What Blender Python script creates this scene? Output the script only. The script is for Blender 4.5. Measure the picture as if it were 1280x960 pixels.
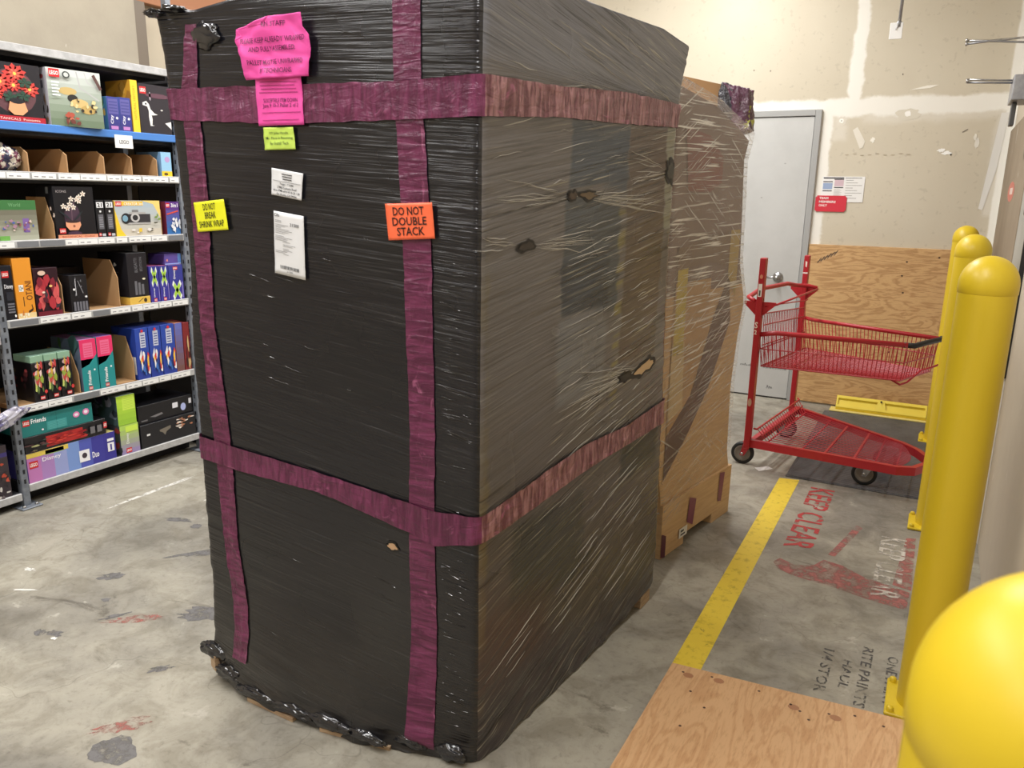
import bpy, bmesh, math, random
from mathutils import Vector, Matrix, noise
PI = math.pi
S = bpy.context.scene
for o in list(bpy.data.objects):
    bpy.data.objects.remove(o)
C = S.collection

# ------------------------------------------------------------------ camera
cd = bpy.data.cameras.new('camera'); cam = bpy.data.objects.new('camera', cd); C.objects.link(cam)
cd.sensor_width = 36.0; cd.lens = 977.24 / 1280 * 36.0; cd.clip_start = 0.02; cd.clip_end = 60
cd.dof.use_dof = True; cd.dof.focus_distance = 3.2; cd.dof.aperture_fstop = 6.5
RW = ((0.87886709, 0.47675592, 0.01721736), (0.12625554, -0.19763709, -0.97211065), (-0.46005672, 0.85652984, -0.23388981))
mx = Matrix(((RW[0][0], -RW[1][0], -RW[2][0], 0), (RW[0][1], -RW[1][1], -RW[2][1], 0), (RW[0][2], -RW[1][2], -RW[2][2], 0), (0, 0, 0, 1)))
mx.translation = (0, 0, 1.53)
cam.matrix_world = mx
S.camera = cam

# ------------------------------------------------------------------ world, exposure
S.view_settings.view_transform = 'Standard'; S.view_settings.look = 'None'
S.view_settings.gamma = 1; S.view_settings.use_curve_mapping = False
S.view_settings.exposure = 0.36
W = bpy.data.worlds.new('room_air'); S.world = W; W.use_nodes = True
W.node_tree.nodes['Background'].inputs[0].default_value = (.90, .95, 1, 1)
W.node_tree.nodes['Background'].inputs[1].default_value = 0.3

# strip lights: (x, y, z, length, watts, along)
LIGHTS = [(-2.9, 1.2, 3.5, 2.4, 60, 'y'), (-2.9, 4.0, 3.5, 2.4, 52, 'y'), (-1.5, 4.6, 3.5, 2.4, 58, 'y'),
          (-0.75, 0.2, 3.5, 2.4, 50, 'y'), (-2.9, -1.8, 3.5, 2.4, 46, 'y')]

# ------------------------------------------------------------------ helpers: materials
def sr(r, g, b):
    f = lambda c: (c / 255 / 12.92) if c / 255 <= .04045 else ((c / 255 + .055) / 1.055) ** 2.4
    return (f(r), f(g), f(b), 1)
class Mat:
    def __init__(s, name, col=(.5, .5, .5, 1), rough=.5, metal=0, spec=.5, coat=0, emit=None):
        s.m = bpy.data.materials.new(name); s.m.use_nodes = True; s.nt = s.m.node_tree
        s.b = s.nt.nodes['Principled BSDF']; s.out = s.nt.nodes['Material Output']
        s.b.inputs['Base Color'].default_value = col; s.b.inputs['Roughness'].default_value = rough
        s.b.inputs['Metallic'].default_value = metal; s.b.inputs['Specular IOR Level'].default_value = spec
        s.b.inputs['Coat Weight'].default_value = coat
        if emit:
            s.b.inputs['Emission Color'].default_value = emit[0]; s.b.inputs['Emission Strength'].default_value = emit[1]
    def n(s, t, ins=None, **kw):
        d = s.nt.nodes.new(t)
        for k, v in kw.items(): setattr(d, k, v)
        for k, v in (ins or {}).items():
            if isinstance(v, bpy.types.NodeSocket): s.nt.links.new(v, d.inputs[k])
            else: d.inputs[k].default_value = v
        return d
    def set(s, k, sock): s.nt.links.new(sock, s.b.inputs[k])
    def math(s, op, a, b=0., c=0.):
        return s.n('ShaderNodeMath', {0: a, 1: b, 2: c}, operation=op).outputs[0]
    def mix(s, f, a, b):
        d = s.n('ShaderNodeMix', {0: f, 6: a, 7: b}, data_type='RGBA'); return d.outputs[2]
    def mul(s, f, a, b):
        d = s.n('ShaderNodeMix', {0: f, 6: a, 7: b}, data_type='RGBA', blend_type='MULTIPLY'); return d.outputs[2]
    def co(s, kind='Object'):
        return s.n('ShaderNodeTexCoord').outputs[kind]
    def uv(s, name): return s.n('ShaderNodeUVMap', uv_map=name).outputs[0]
    def mapping(s, v, scale=(1, 1, 1), loc=(0, 0, 0), rot=(0, 0, 0)):
        return s.n('ShaderNodeMapping', {0: v, 'Scale': scale, 'Location': loc, 'Rotation': rot}).outputs[0]
    def noise(s, v, scale=5, detail=4, rough=.5, dist=0.):
        return s.n('ShaderNodeTexNoise', {'Vector': v, 'Scale': scale, 'Detail': detail, 'Roughness': rough, 'Distortion': dist}).outputs[0]
    def ramp(s, v, a, b, lo=0., hi=1.):
        return s.n('ShaderNodeMapRange', {0: v, 1: a, 2: b, 3: lo, 4: hi}, interpolation_type='SMOOTHSTEP').outputs[0]
    def sep(s, v):
        d = s.n('ShaderNodeSeparateXYZ', {0: v}); return d.outputs
    def box(s, x, y, x0, x1, y0, y1, soft):
        a = s.math('MULTIPLY', s.ramp(x, x0 - soft, x0 + soft), s.ramp(x, x1 - soft, x1 + soft, 1, 0))
        b = s.math('MULTIPLY', s.ramp(y, y0 - soft, y0 + soft), s.ramp(y, y1 - soft, y1 + soft, 1, 0))
        return s.math('MULTIPLY', a, b)
    def bump(s, h, strength=.3, dist=.01, prev=None):
        ins = {'Height': h, 'Strength': strength, 'Distance': dist}
        if prev is not None: ins['Normal'] = prev
        d = s.n('ShaderNodeBump', ins); return d.outputs[0]

_mc = {}
def flat(name, rgb, rough=.5, metal=0, **kw):
    k = (name,)
    if k not in _mc: _mc[k] = Mat(name, sr(*rgb), rough, metal, **kw).m
    return _mc[k]
def ink(rgb, rough=.45):
    k = ('ink',) + tuple(rgb) + (rough,)
    if k not in _mc: _mc[k] = Mat('printed_ink', sr(*rgb), rough).m
    return _mc[k]

def make_concrete():
    M = Mat('concrete', rough=.5); v = M.co()
    a = M.noise(v, 1.3, 6, .6, .4); b = M.noise(v, 7, 8, .65, .6); c = M.noise(v, 45, 4, .7)
    col = M.mix(M.ramp(a, .35, .65), sr(134, 130, 121), sr(170, 165, 151))
    col = M.mul(M.ramp(b, .42, .66, 0, .5), col, sr(178, 172, 160))
    col = M.mix(M.ramp(b, .30, .38, .55, 0), col, sr(200, 196, 184))
    col = M.mul(M.ramp(c, .5, .75, 0, .35), col, sr(150, 145, 135))
    # worn dark smudges and hairline cracks
    d = M.noise(M.mapping(v, (1, 2.4, 1), rot=(0, 0, .5)), 2.1, 7, .7, 1.2)
    col = M.mul(M.ramp(d, .60, .70, 0, .55), col, sr(128, 122, 114))
    vd = M.n('ShaderNodeTexVoronoi', {'Vector': M.n('ShaderNodeVectorMath', {0: v, 1: M.n('ShaderNodeTexNoise', {'Vector': v, 'Scale': 3.}).outputs[1]}, operation='ADD').outputs[0], 'Scale': .9}, feature='DISTANCE_TO_EDGE').outputs[0]
    col = M.mul(M.ramp(vd, .0, .004, .25, 0), col, sr(90, 86, 80))
    M.set('Base Color', col)
    M.set('Roughness', M.ramp(b, .3, .7, .38, .62))
    M.set('Normal', M.bump(M.math('ADD', b, c), .25, .004))
    return M.m
def make_wall():
    M = Mat('painted_drywall', rough=.75); v = M.co(); x, y, z = M.sep(v)[:3]
    nn = M.noise(v, 6, 5, .6); n2 = M.noise(v, 1.1, 4)
    wob = M.math('MULTIPLY_ADD', nn, .09, -.045)
    base = M.mix(M.ramp(n2, .3, .7), sr(197, 188, 168), sr(205, 197, 178))
    base = M.mul(M.ramp(M.noise(v, 30, 3), .62, .7, 0, .12), base, sr(120, 110, 100))
    def band(co, c, w, s=.012, amp=1.):
        d = M.math('ABSOLUTE', M.math('ADD', M.math('SUBTRACT', co, c), M.math('MULTIPLY', wob, amp)))
        return M.ramp(d, w - s, w + s, 1, 0)
    wx = M.math('ADD', x, wob); wz = M.math('ADD', z, wob)
    masks = [M.math('MULTIPLY', band(x, -.672, .045), M.ramp(z, 2.15, 2.2)),
             M.math('MULTIPLY', band(z, 2.185, .06, .015), M.ramp(x, -1.9, -1.88)),
             M.box(wx, z, -.9, -.80, .0, 2.2, .012),
             M.math('MULTIPLY', band(x, .30, .035, .008, .35), M.ramp(z, 1.2, 2.6, 1, 1))]
    soft = [M.box(wx, wz, -.80, -.70, 1.95, 2.2, .03), M.box(wx, wz, -.6, .3, 2.08, 2.14, .03), M.box(wx, z, .21, .27, 1.45, 2.15, .02)]
    m = masks[0]
    for k in masks[1:]: m = M.math('MAXIMUM', m, k)
    sm = soft[0]
    for k in soft[1:]: sm = M.math('MAXIMUM', sm, k)
    col = M.mix(M.math('MULTIPLY', sm, .45), base, sr(226, 222, 212))
    col = M.mix(M.math('MULTIPLY', m, .93), col, sr(236, 234, 226))
    M.set('Base Color', col); M.set('Normal', M.bump(M.math('ADD', M.noise(v, 60, 3), m), .12, .004))
    return M.m
def make_plain_wall(name, a, b):
    M = Mat(name, rough=.75); v = M.co()
    col = M.mix(M.ramp(M.noise(v, 1.6, 6, .6), .3, .7), sr(*a), sr(*b))
    col = M.mix(M.ramp(M.noise(M.mapping(v, (1, 1, .35)), 14, 4, .6), .68, .74, 0, .5), col, sr(232, 228, 218))
    M.set('Base Color', col); M.set('Normal', M.bump(M.noise(v, 60, 3), .1, .004)); return M.m
def make_ply(name, c0, c1, knots, sc):
    M = Mat(name, rough=.6); v = M.co(); m = M.mapping(v, sc)
    n1 = M.noise(m, 1.6, 5, .5, 1.1)
    g = M.math('SINE', M.math('MULTIPLY', n1, 62.))
    fine = M.noise(M.mapping(v, tuple(k * 7 for k in sc)), 4, 4, .7)
    col = M.mix(M.ramp(g, -.4, 1, 0, .75), c0, c1)
    col = M.mul(M.ramp(fine, .45, .75, 0, .4), col, sr(190, 165, 135))
    k = M.n('ShaderNodeTexVoronoi', {'Vector': v, 'Scale': knots, 'Randomness': 1.}).outputs[0]
    col = M.mix(M.ramp(k, .02, .05, .8, 0), col, sr(92, 62, 44))
    M.set('Base Color', col); M.set('Normal', M.bump(g, .05, .003)); return M.m
def make_film(name, right=False):
    M = Mat(name, rough=.22, spec=.6); u = M.uv('surf'); st = M.uv('streak'); x, z = M.sep(u)[:2]
    s1 = M.noise(M.mapping(st, (2.2, 75, 1)), 1, 3, .55, .3)
    s2 = M.noise(M.mapping(st, (6, 230, 1)), 1, 2, .5)
    s3 = M.noise(M.mapping(st, (1.1, 22, 1)), 1, 3, .5, .5)
    big = M.noise(M.mapping(u, (2.2, 2.2, 1)), 1, 3, .5)
    wob = M.math('MULTIPLY_ADD', s3, .05, -.025)
    xx = M.math('ADD', x, wob); zz = M.math('ADD', z, M.math('MULTIPLY', wob, 1.5))
    s4 = M.noise(M.mapping(st, (3.5, 130, 1)), 1, 2, .5, .2)
    if not right:
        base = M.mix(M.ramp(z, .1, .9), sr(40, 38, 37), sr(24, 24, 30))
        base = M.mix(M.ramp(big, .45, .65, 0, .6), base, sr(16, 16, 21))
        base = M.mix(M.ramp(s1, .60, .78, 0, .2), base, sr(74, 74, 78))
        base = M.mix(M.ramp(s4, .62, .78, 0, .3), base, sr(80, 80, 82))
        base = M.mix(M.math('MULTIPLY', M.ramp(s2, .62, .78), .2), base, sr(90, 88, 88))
        st1, ds = .6, .005
    else:
        base = M.mix(M.ramp(z, .2, 1.1), sr(66, 60, 60), sr(100, 97, 97))  # base greyed to hold the film's sheen; carton tones show through below
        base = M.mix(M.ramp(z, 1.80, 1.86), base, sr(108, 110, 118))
        base = M.mix(M.box(xx, zz, 1.35, 1.70, 1.56, 1.73, .010), base, sr(64, 72, 82))
        base = M.mix(M.box(xx, zz, 1.33, 1.66, 1.20, 1.53, .010), base, sr(70, 76, 82))
        base = M.mix(M.box(xx, zz, 1.33, 1.60, 1.20, 1.36, .010), base, sr(54, 60, 68))
        base = M.mix(M.box(xx, zz, 1.31, 1.60, .94, 1.19, .02), base, sr(112, 114, 118))
        base = M.mix(M.box(xx, zz, 1.70, 1.98, 1.0, 1.75, .010), base, sr(88, 76, 67))
        base = M.mix(M.box(xx, zz, 1.98, 2.3, 1.42, 1.78, .010), base, sr(132, 132, 116))
        base = M.mix(M.math('MULTIPLY', M.box(xx, zz, 1.655, 1.70, .86, 1.5, .012), M.ramp(s3, .45, .6, 0, .7)), base, sr(138, 130, 66))
        base = M.mix(M.math('MULTIPLY', M.box(xx, zz, .94, .985, .1, 1.5, .01), M.ramp(big, .4, .65, 0, .45)), base, sr(120, 106, 50))
        base = M.mix(M.box(xx, zz, 1.75, 2.04, .58, .72, .02), base, sr(38, 42, 42))
        base = M.mix(M.math('MULTIPLY', M.box(xx, zz, 1.1, 1.5, .36, .64, .02), .8), base, sr(56, 58, 56))
        base = M.mix(M.math('MULTIPLY', M.box(xx, zz, .97, 1.3, .2, .42, .04), .6), base, sr(72, 56, 50))
        pl = M.math('MULTIPLY', M.box(xx, zz, .9, 1.29, .80, 1.38, .03), .8)
        pl = M.math('MAXIMUM', pl, M.math('MULTIPLY', M.box(xx, zz, .9, 1.33, 1.56, 1.9, .05), .6))
        pl = M.math('MAXIMUM', pl, M.math('MULTIPLY', M.box(xx, zz, .9, 1.25, .15, .5, .08), .6))
        q = M.math('SUBTRACT', 1., pl)
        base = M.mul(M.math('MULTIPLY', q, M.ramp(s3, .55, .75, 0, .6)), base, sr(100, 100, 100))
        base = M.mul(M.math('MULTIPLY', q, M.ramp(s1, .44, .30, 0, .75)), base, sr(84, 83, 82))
        base = M.mix(M.math('MULTIPLY', M.math('MULTIPLY', q, M.ramp(s1, .60, .70)), M.ramp(big, .35, .6, .1, .6)), base, sr(158, 154, 140))  # pale streaks here and below paint crease highlights into the colour
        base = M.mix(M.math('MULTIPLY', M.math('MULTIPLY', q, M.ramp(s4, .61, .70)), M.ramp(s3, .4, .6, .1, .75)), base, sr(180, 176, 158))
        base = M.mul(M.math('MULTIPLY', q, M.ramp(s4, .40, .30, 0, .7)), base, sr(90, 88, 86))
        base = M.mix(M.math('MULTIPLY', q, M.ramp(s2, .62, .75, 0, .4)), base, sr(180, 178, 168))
        st1, ds = .7, .004
    M.set('Base Color', base)
    h = M.math('ADD', M.math('MULTIPLY', s1, .6), M.math('ADD', M.math('MULTIPLY', s2, .25), s3))
    h = M.math('ADD', h, M.math('MULTIPLY', s4, .5))
    em = M.math('MAXIMUM', M.ramp(M.math('ABSOLUTE', M.math('SUBTRACT', x, .90)), .03, .1, 1, 0), M.ramp(x, .02, .10, 1, 0)) if not right else 0.
    nb = M.bump(h, M.math('MULTIPLY_ADD', em, .4, st1) if not right else st1, ds)
    M.set('Normal', nb); M.set('Roughness', M.ramp(big, .3, .7, .16, .32))
    return M.m
def make_tape(name, c0, c1):
    M = Mat(name, rough=.32, spec=.5); u = M.uv('surf')
    a = M.noise(M.mapping(u, (60, 9, 1)), 1, 3, .5, .8); b = M.noise(M.mapping(u, (12, 30, 1)), 1, 4, .6, 1.)
    col = M.mix(M.ramp(a, .35, .7), c0, c1)
    col = M.mix(M.ramp(b, .62, .74, 0, .45), col, sr(190, 110, 150))
    M.set('Base Color', col); M.set('Normal', M.bump(M.math('ADD', a, b), .85, .006)); return M.m
def make_clear_film():
    M = Mat('clear_stretch_film', sr(228, 226, 222), rough=.22)
    u = M.uv('streak'); uu = M.uv('surf')
    ang = M.noise(M.mapping(uu, (1.6, 1.6, 1)), 1, 1)
    s1 = M.noise(M.mapping(u, (3.5, 95, 1)), 1, 2, .5, .5); s2 = M.noise(M.mapping(M.mapping(uu, rot=(0, 0, -.55)), (4, 120, 1)), 1, 2, .5, .5)
    s5 = M.noise(M.mapping(M.mapping(uu, rot=(0, 0, .6)), (5, 110, 1)), 1, 2, .5, .5)
    z = M.sep(uu)[1]
    k = M.math('MAXIMUM', M.math('MULTIPLY', M.ramp(s1, .54, .66, 0, .85), M.ramp(z, .5, 1.3, .5, 1)), M.math('MAXIMUM', M.math('MULTIPLY', M.ramp(s2, .60, .70, 0, .75), M.ramp(ang, .45, .55)), M.math('MULTIPLY', M.ramp(s5, .60, .70, 0, .75), M.ramp(ang, .5, .42))))  # whitish streaks: milky wrinkles with the film's highlights put into them
    s3 = M.noise(M.mapping(u, (2, 26, 1)), 1, 3, .6, .8); k = M.math('MAXIMUM', k, M.ramp(s3, .60, .72, 0, .4))
    k = M.math('ADD', M.math('MULTIPLY', k, M.ramp(ang, .3, .6, .5, 1)), M.ramp(z, .3, 1.3, .05, .2))
    M.set('Alpha', k); M.set('Normal', M.bump(M.math('ADD', s1, s2), .7, .006))
    return M.m
def make_carton():
    M = Mat('tan_cardboard', rough=.7); v = M.co()
    col = M.mix(M.ramp(M.noise(M.mapping(v, (2, 2, 30)), 3, 4), .3, .7), sr(186, 152, 112), sr(199, 166, 124))
    M.set('Base Color', col); return M.m
def make_worn(name, col, wear=.5, scale=9, hard=.06):
    M = Mat(name, col, rough=.55); v = M.co()
    n = M.noise(v, scale, 8, .7, .3)
    M.set('Alpha', M.ramp(n, wear - hard, wear + hard, 1, 0))
    M.set('Base Color', M.mul(M.ramp(M.noise(v, 25, 5, .7), .5, .7, 0, .5), col, sr(170, 160, 130)))
    return M.m
def make_metal(name, c0, c1, rough=.45, metal=.6, sc=20):
    M = Mat(name, rough=rough, metal=metal); v = M.co()
    M.set('Base Color', M.mix(M.ramp(M.noise(v, sc, 5, .65), .35, .7), c0, c1)); return M.m
def make_mat_rubber():
    M = Mat('ribbed_rubber', rough=.6); v = M.co()
    w = M.n('ShaderNodeTexWave', {'Vector': v, 'Scale': 14., 'Distortion': .2}, bands_direction='Y').outputs[1]
    M.set('Base Color', M.mix(M.ramp(M.noise(v, 5, 6, .7), .3, .7), sr(66, 66, 68), sr(92, 91, 92)))
    M.set('Normal', M.bump(w, .6, .004)); return M.m
def make_yellow():
    M = Mat('yellow_plastic_sleeve', rough=.38); v = M.co()
    M.set('Base Color', M.mix(M.ramp(M.noise(M.mapping(v, (1, 1, .2)), 8, 4), .3, .8), sr(222, 194, 44), sr(214, 184, 36)))
    M.set('Normal', M.bump(M.noise(v, 90, 2), .04, .002)); return M.m
def make_red():
    M = Mat('red_enamel', rough=.36); v = M.co()
    M.set('Base Color', M.mix(M.ramp(M.noise(v, 14, 6, .7), .66, .74, 0, .7), sr(172, 34, 44), sr(120, 60, 58))); return M.m

m_conc = make_concrete(); m_wall = make_wall()
m_wallr = make_plain_wall('scuffed_wall_paint', (200, 190, 172), (190, 179, 162))
m_walll = make_plain_wall('tan_wall_paint', (178, 166, 146), (194, 182, 160))
m_plyw = make_ply('wall_plywood', sr(204, 166, 116), sr(172, 132, 86), 2.3, (.9, 1, 6))
m_plyf = make_ply('floor_plywood', sr(214, 172, 128), sr(200, 154, 110), 3.0, (5, .8, 1))
m_filmf = make_film('black_stretch_film'); m_filmr = make_film('sheen_grey_film', True)
m_tapef = make_tape('magenta_tape', sr(86, 32, 62), sr(116, 50, 86)); m_taper = make_tape('pale_magenta_tape', sr(104, 60, 70), sr(172, 128, 134))  # same tape, paler tone past the front-right corner
m_clear = make_clear_film(); m_carton = make_carton()
m_yel = make_yellow(); m_red = make_red(); m_rub = make_mat_rubber()
m_rack = make_metal('grey_rack_steel', sr(112, 118, 128), sr(138, 144, 152), .5, .3)
m_deck = make_metal('dark_rack_deck', sr(52, 52, 56), sr(66, 66, 70), .6, .1)
m_lip = make_metal('pale_shelf_lip', sr(168, 168, 168), sr(190, 190, 190), .5, .1)
m_dark = flat('dark_backing', (30, 30, 34), .8)
m_door = make_metal('grey_door_paint', sr(190, 191, 189), sr(182, 183, 181), .5, 0, 3)
m_frame = flat('door_frame_paint', (160, 161, 160), .5)
m_steel = make_metal('brushed_steel', sr(190, 190, 190), sr(150, 150, 152), .28, .9)
m_galv = make_metal('galvanised_steel', sr(150, 152, 158), sr(172, 174, 180), .4, .7)
m_blk = flat('black_rubber', (30, 30, 31), .55)
m_tyre = flat('worn_grey_hub', (128, 124, 118), .6)
m_card = Mat('brown_corrugated_board', sr(176, 138, 96), .8).m
m_wood = make_ply('pallet_wood', sr(178, 152, 122), sr(156, 130, 102), 3, (1, 1, 6))
m_white = flat('white_paper', (232, 232, 230), .6)
m_inkk = ink((28, 26, 30))
m_wpaint = flat('white_plaster', (238, 236, 230), .8)
m_ceil = flat('ceiling_paint', (206, 204, 200), .9)

# ------------------------------------------------------------------ helpers: meshes
class MB:
    def __init__(s): s.v = []; s.f = []; s.m = []; s.mats = []; s.sm = []; s.uv = None
    def mi(s, mat):
        if mat not in s.mats: s.mats.append(mat)
        return s.mats.index(mat)
    def add(s, vs, fs, mat, smooth=False):
        b = len(s.v); s.v += [tuple(p) for p in vs]; k = s.mi(mat)
        for f in fs: s.f.append([i + b for i in f]); s.m.append(k); s.sm.append(smooth)
        return s
    def hexa(s, p, mat, smooth=False):   # 8 pts: bottom 4 ccw, top 4
        return s.add(p, [(3, 2, 1, 0), (4, 5, 6, 7), (0, 1, 5, 4), (1, 2, 6, 5), (2, 3, 7, 6), (3, 0, 4, 7)], mat, smooth)
    def box(s, x0, x1, y0, y1, z0, z1, mat):
        return s.hexa([(x0, y0, z0), (x1, y0, z0), (x1, y1, z0), (x0, y1, z0), (x0, y0, z1), (x1, y0, z1), (x1, y1, z1), (x0, y1, z1)], mat)
    def bev(s, x0, x1, y0, y1, z0, z1, mat, r=.004, seg=2):
        bm = bmesh.new(); bmesh.ops.create_cube(bm, size=1)
        for v in bm.verts: v.co = Vector(((x0 + x1) / 2 + v.co.x * (x1 - x0), (y0 + y1) / 2 + v.co.y * (y1 - y0), (z0 + z1) / 2 + v.co.z * (z1 - z0)))
        bmesh.ops.bevel(bm, geom=bm.edges[:], offset=r, segments=seg, affect='EDGES', profile=.5)
        return s.addbm(bm, mat)
    def addbm(s, bm, mat, smooth=False):
        bm.verts.index_update()
        s.add([v.co[:] for v in bm.verts], [[v.index for v in f.verts] for f in bm.faces], mat, smooth); bm.free(); return s
    def tube(s, pts, r, mat, n=8, closed=False, caps=True):
        pts = [Vector(p) for p in pts]; N = len(pts); rings = []
        up = None
        for i, p in enumerate(pts):
            a = pts[(i - 1) % N] if (i > 0 or closed) else p
            b = pts[(i + 1) % N] if (i < N - 1 or closed) else p
            t = (b - a).normalized()
            if up is None: up = Vector((0, 0, 1)) if abs(t.z) < .9 else Vector((0, 1, 0))
            x = t.cross(up)
            if x.length < 1e-4: x = t.cross(Vector((1, 0, 0)))
            x.normalize(); y = x.cross(t).normalized(); up = y
            rings.append([p + (x * math.cos(2 * PI * k / n) + y * math.sin(2 * PI * k / n)) * r for k in range(n)])
        vs = [q for rg in rings for q in rg]; fs = []
        for i in range(N if closed else N - 1):
            j = (i + 1) % N
            for k in range(n): fs.append((i * n + k, i * n + (k + 1) % n, j * n + (k + 1) % n, j * n + k))
        if caps and not closed: fs.append(tuple(range(n))[::-1]); fs.append(tuple((N - 1) * n + k for k in range(n)))
        return s.add(vs, fs, mat, n > 6)
    def lathe(s, prof, c, mat, n=40, axis='z'):
        vs = []; fs = []
        for (r, z) in prof:
            for k in range(n):
                a = 2 * PI * k / n; q = (r * math.cos(a), r * math.sin(a), z)
                if axis == 'y': q = (q[0], q[2], q[1])
                if axis == 'x': q = (q[2], q[0], q[1])
                vs.append((c[0] + q[0], c[1] + q[1], c[2] + q[2]))
        for i in range(len(prof) - 1):
            for k in range(n): fs.append((i * n + k, i * n + (k + 1) % n, (i + 1) * n + (k + 1) % n, (i + 1) * n + k))
        return s.add(vs, fs, mat, True)
    def poly(s, pts, mat): return s.add(pts, [tuple(range(len(pts)))], mat)
    def build(s, name, parent=None, smooth_angle=None, solid=0):
        me = bpy.data.meshes.new(name)
        off = parent_world(parent)
        me.from_pydata([(x - off[0], y - off[1], z - off[2]) for x, y, z in s.v], [], s.f)
        for m in s.mats: me.materials.append(m)
        for p, k, sm in zip(me.polygons, s.m, s.sm): p.material_index = k; p.use_smooth = sm
        if s.uv:
            for nm, data in s.uv.items():
                L = me.uv_layers.new(name=nm)
                for lp in me.loops: L.data[lp.index].uv = data[lp.vertex_index]
        me.validate(); me.update()
        o = bpy.data.objects.new(name, me); C.objects.link(o); o.parent = parent
        return o
def parent_world(p):
    v = Vector((0, 0, 0))
    while p is not None: v += p.location; p = p.parent
    return v
def empty(name, loc, label, cat, group=None):
    o = bpy.data.objects.new(name, None); C.objects.link(o); o.location = loc; o.empty_display_size = .05
    return tag(o, label, cat, group)
def tag(o, label, cat, group=None):
    o['label'] = label; o['category'] = cat
    if group: o['group'] = group
    return o
def struct(o): o['kind'] = 'structure'; return o
def relabel_origin(o, loc):       # give a parentless mesh an origin at its base
    loc = Vector(loc); o.data.transform(Matrix.Translation(-loc)); o.location = loc
    for ch in o.children: ch.data.transform(Matrix.Translation(-loc))
    return o

_tc = {}
def text_mesh(txt, bold=0.):
    k = (txt, bold)
    if k in _tc: return _tc[k]
    cu = bpy.data.curves.new('lettering', 'FONT'); cu.body = txt; cu.size = 1; cu.align_x = 'CENTER'; cu.align_y = 'CENTER'; cu.offset = bold
    cu.resolution_u = 2; cu.space_line = .85
    ob = bpy.data.objects.new('lettering', cu); C.objects.link(ob)
    dg = bpy.context.evaluated_depsgraph_get(); me = bpy.data.meshes.new_from_object(ob.evaluated_get(dg))
    vs = [tuple(v.co) for v in me.vertices]; fs = [tuple(p.vertices) for p in me.polygons]
    x0 = min(v[0] for v in vs); x1 = max(v[0] for v in vs); y0 = min(v[1] for v in vs); y1 = max(v[1] for v in vs)
    vs = [((v[0] - x0) / (x1 - x0), (v[1] - y0) / (y1 - y0)) for v in vs]
    bpy.data.objects.remove(ob); bpy.data.curves.remove(cu); bpy.data.meshes.remove(me)
    _tc[k] = (vs, fs); return _tc[k]
class Art:
    """flat print on a surface: fn(a, b, off) gives the world point of print coordinates (a, b)"""
    def __init__(s, fn, step=.0004, base=.0006): s.fn = fn; s.o = base; s.step = step; s.mb = MB()
    def _a(s, vs, fs, mat):
        s.mb.add([s.fn(a, b, s.o) for a, b in vs], fs, mat)
    def nxt(s): s.o += s.step; return s
    def rect(s, a0, b0, a1, b1, rgb, n=1):
        vs = []; fs = []
        for i in range(n + 1): vs += [(a0 + (a1 - a0) * i / n, b0), (a0 + (a1 - a0) * i / n, b1)]
        for i in range(n): fs.append((2 * i, 2 * i + 2, 2 * i + 3, 2 * i + 1))
        s._a(vs, fs, rgb if not isinstance(rgb, tuple) else ink(rgb)); return s
    def poly(s, pts, rgb): s._a(pts, [tuple(range(len(pts)))], rgb if not isinstance(rgb, tuple) else ink(rgb)); return s
    def disc(s, a, b, ra, rb, rgb, n=12, rot=0):
        c, q = math.cos(rot), math.sin(rot)
        return s.poly([(a + ra * math.cos(2 * PI * k / n) * c - ra * math.sin(2 * PI * k / n) * q * 1, b + rb * math.cos(2 * PI * k / n) * q + rb * math.sin(2 * PI * k / n) * c) for k in range(n)], rgb)
    def text(s, txt, a0, b0, a1, b1, rgb, bold=.0, vert=False):
        vs, fs = text_mesh(txt, bold)
        if vert: vs = [(a0 + (1 - y) * (a1 - a0), b0 + x * (b1 - b0)) for x, y in vs]
        else: vs = [(a0 + x * (a1 - a0), b0 + y * (b1 - b0)) for x, y in vs]
        s._a(vs, fs, ink(rgb) if isinstance(rgb, tuple) else rgb); return s
    def petals(s, a, b, ra, rb, rgb, n=6, w=.35):
        for k in range(n):
            t = 2 * PI * k / n + .3; dx, dy = math.cos(t), math.sin(t)
            s.poly([(a, b), (a + ra * (dx * .6 - dy * w), b + rb * (dy * .6 + dx * w)), (a + ra * dx, b + rb * dy), (a + ra * (dx * .6 + dy * w), b + rb * (dy * .6 - dx * w))], rgb)
        return s
    def line(s, pts, w, rgb, asp=1.):
        for (a, b), (c, d) in zip(pts, pts[1:]):
            L = math.hypot(c - a, d - b) or 1; nx, ny = -(d - b) / L * w, (c - a) / L * w * asp
            s.poly([(a - nx, b - ny), (c - nx, d - ny), (c + nx, d + ny), (a + nx, b + ny)], rgb)
        return s
    def build(s, name, parent): return s.mb.build(name, parent)
def logo(A, a0, b0, a1, b1):
    A.nxt().rect(a0, b0, a1, b1, (205, 40, 44)); A.nxt().text('LEGO', a0 + (a1 - a0) * .08, b0 + (b1 - b0) * .25, a1 - (a1 - a0) * .08, b1 - (b1 - b0) * .25, (245, 240, 235), .03)

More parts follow.
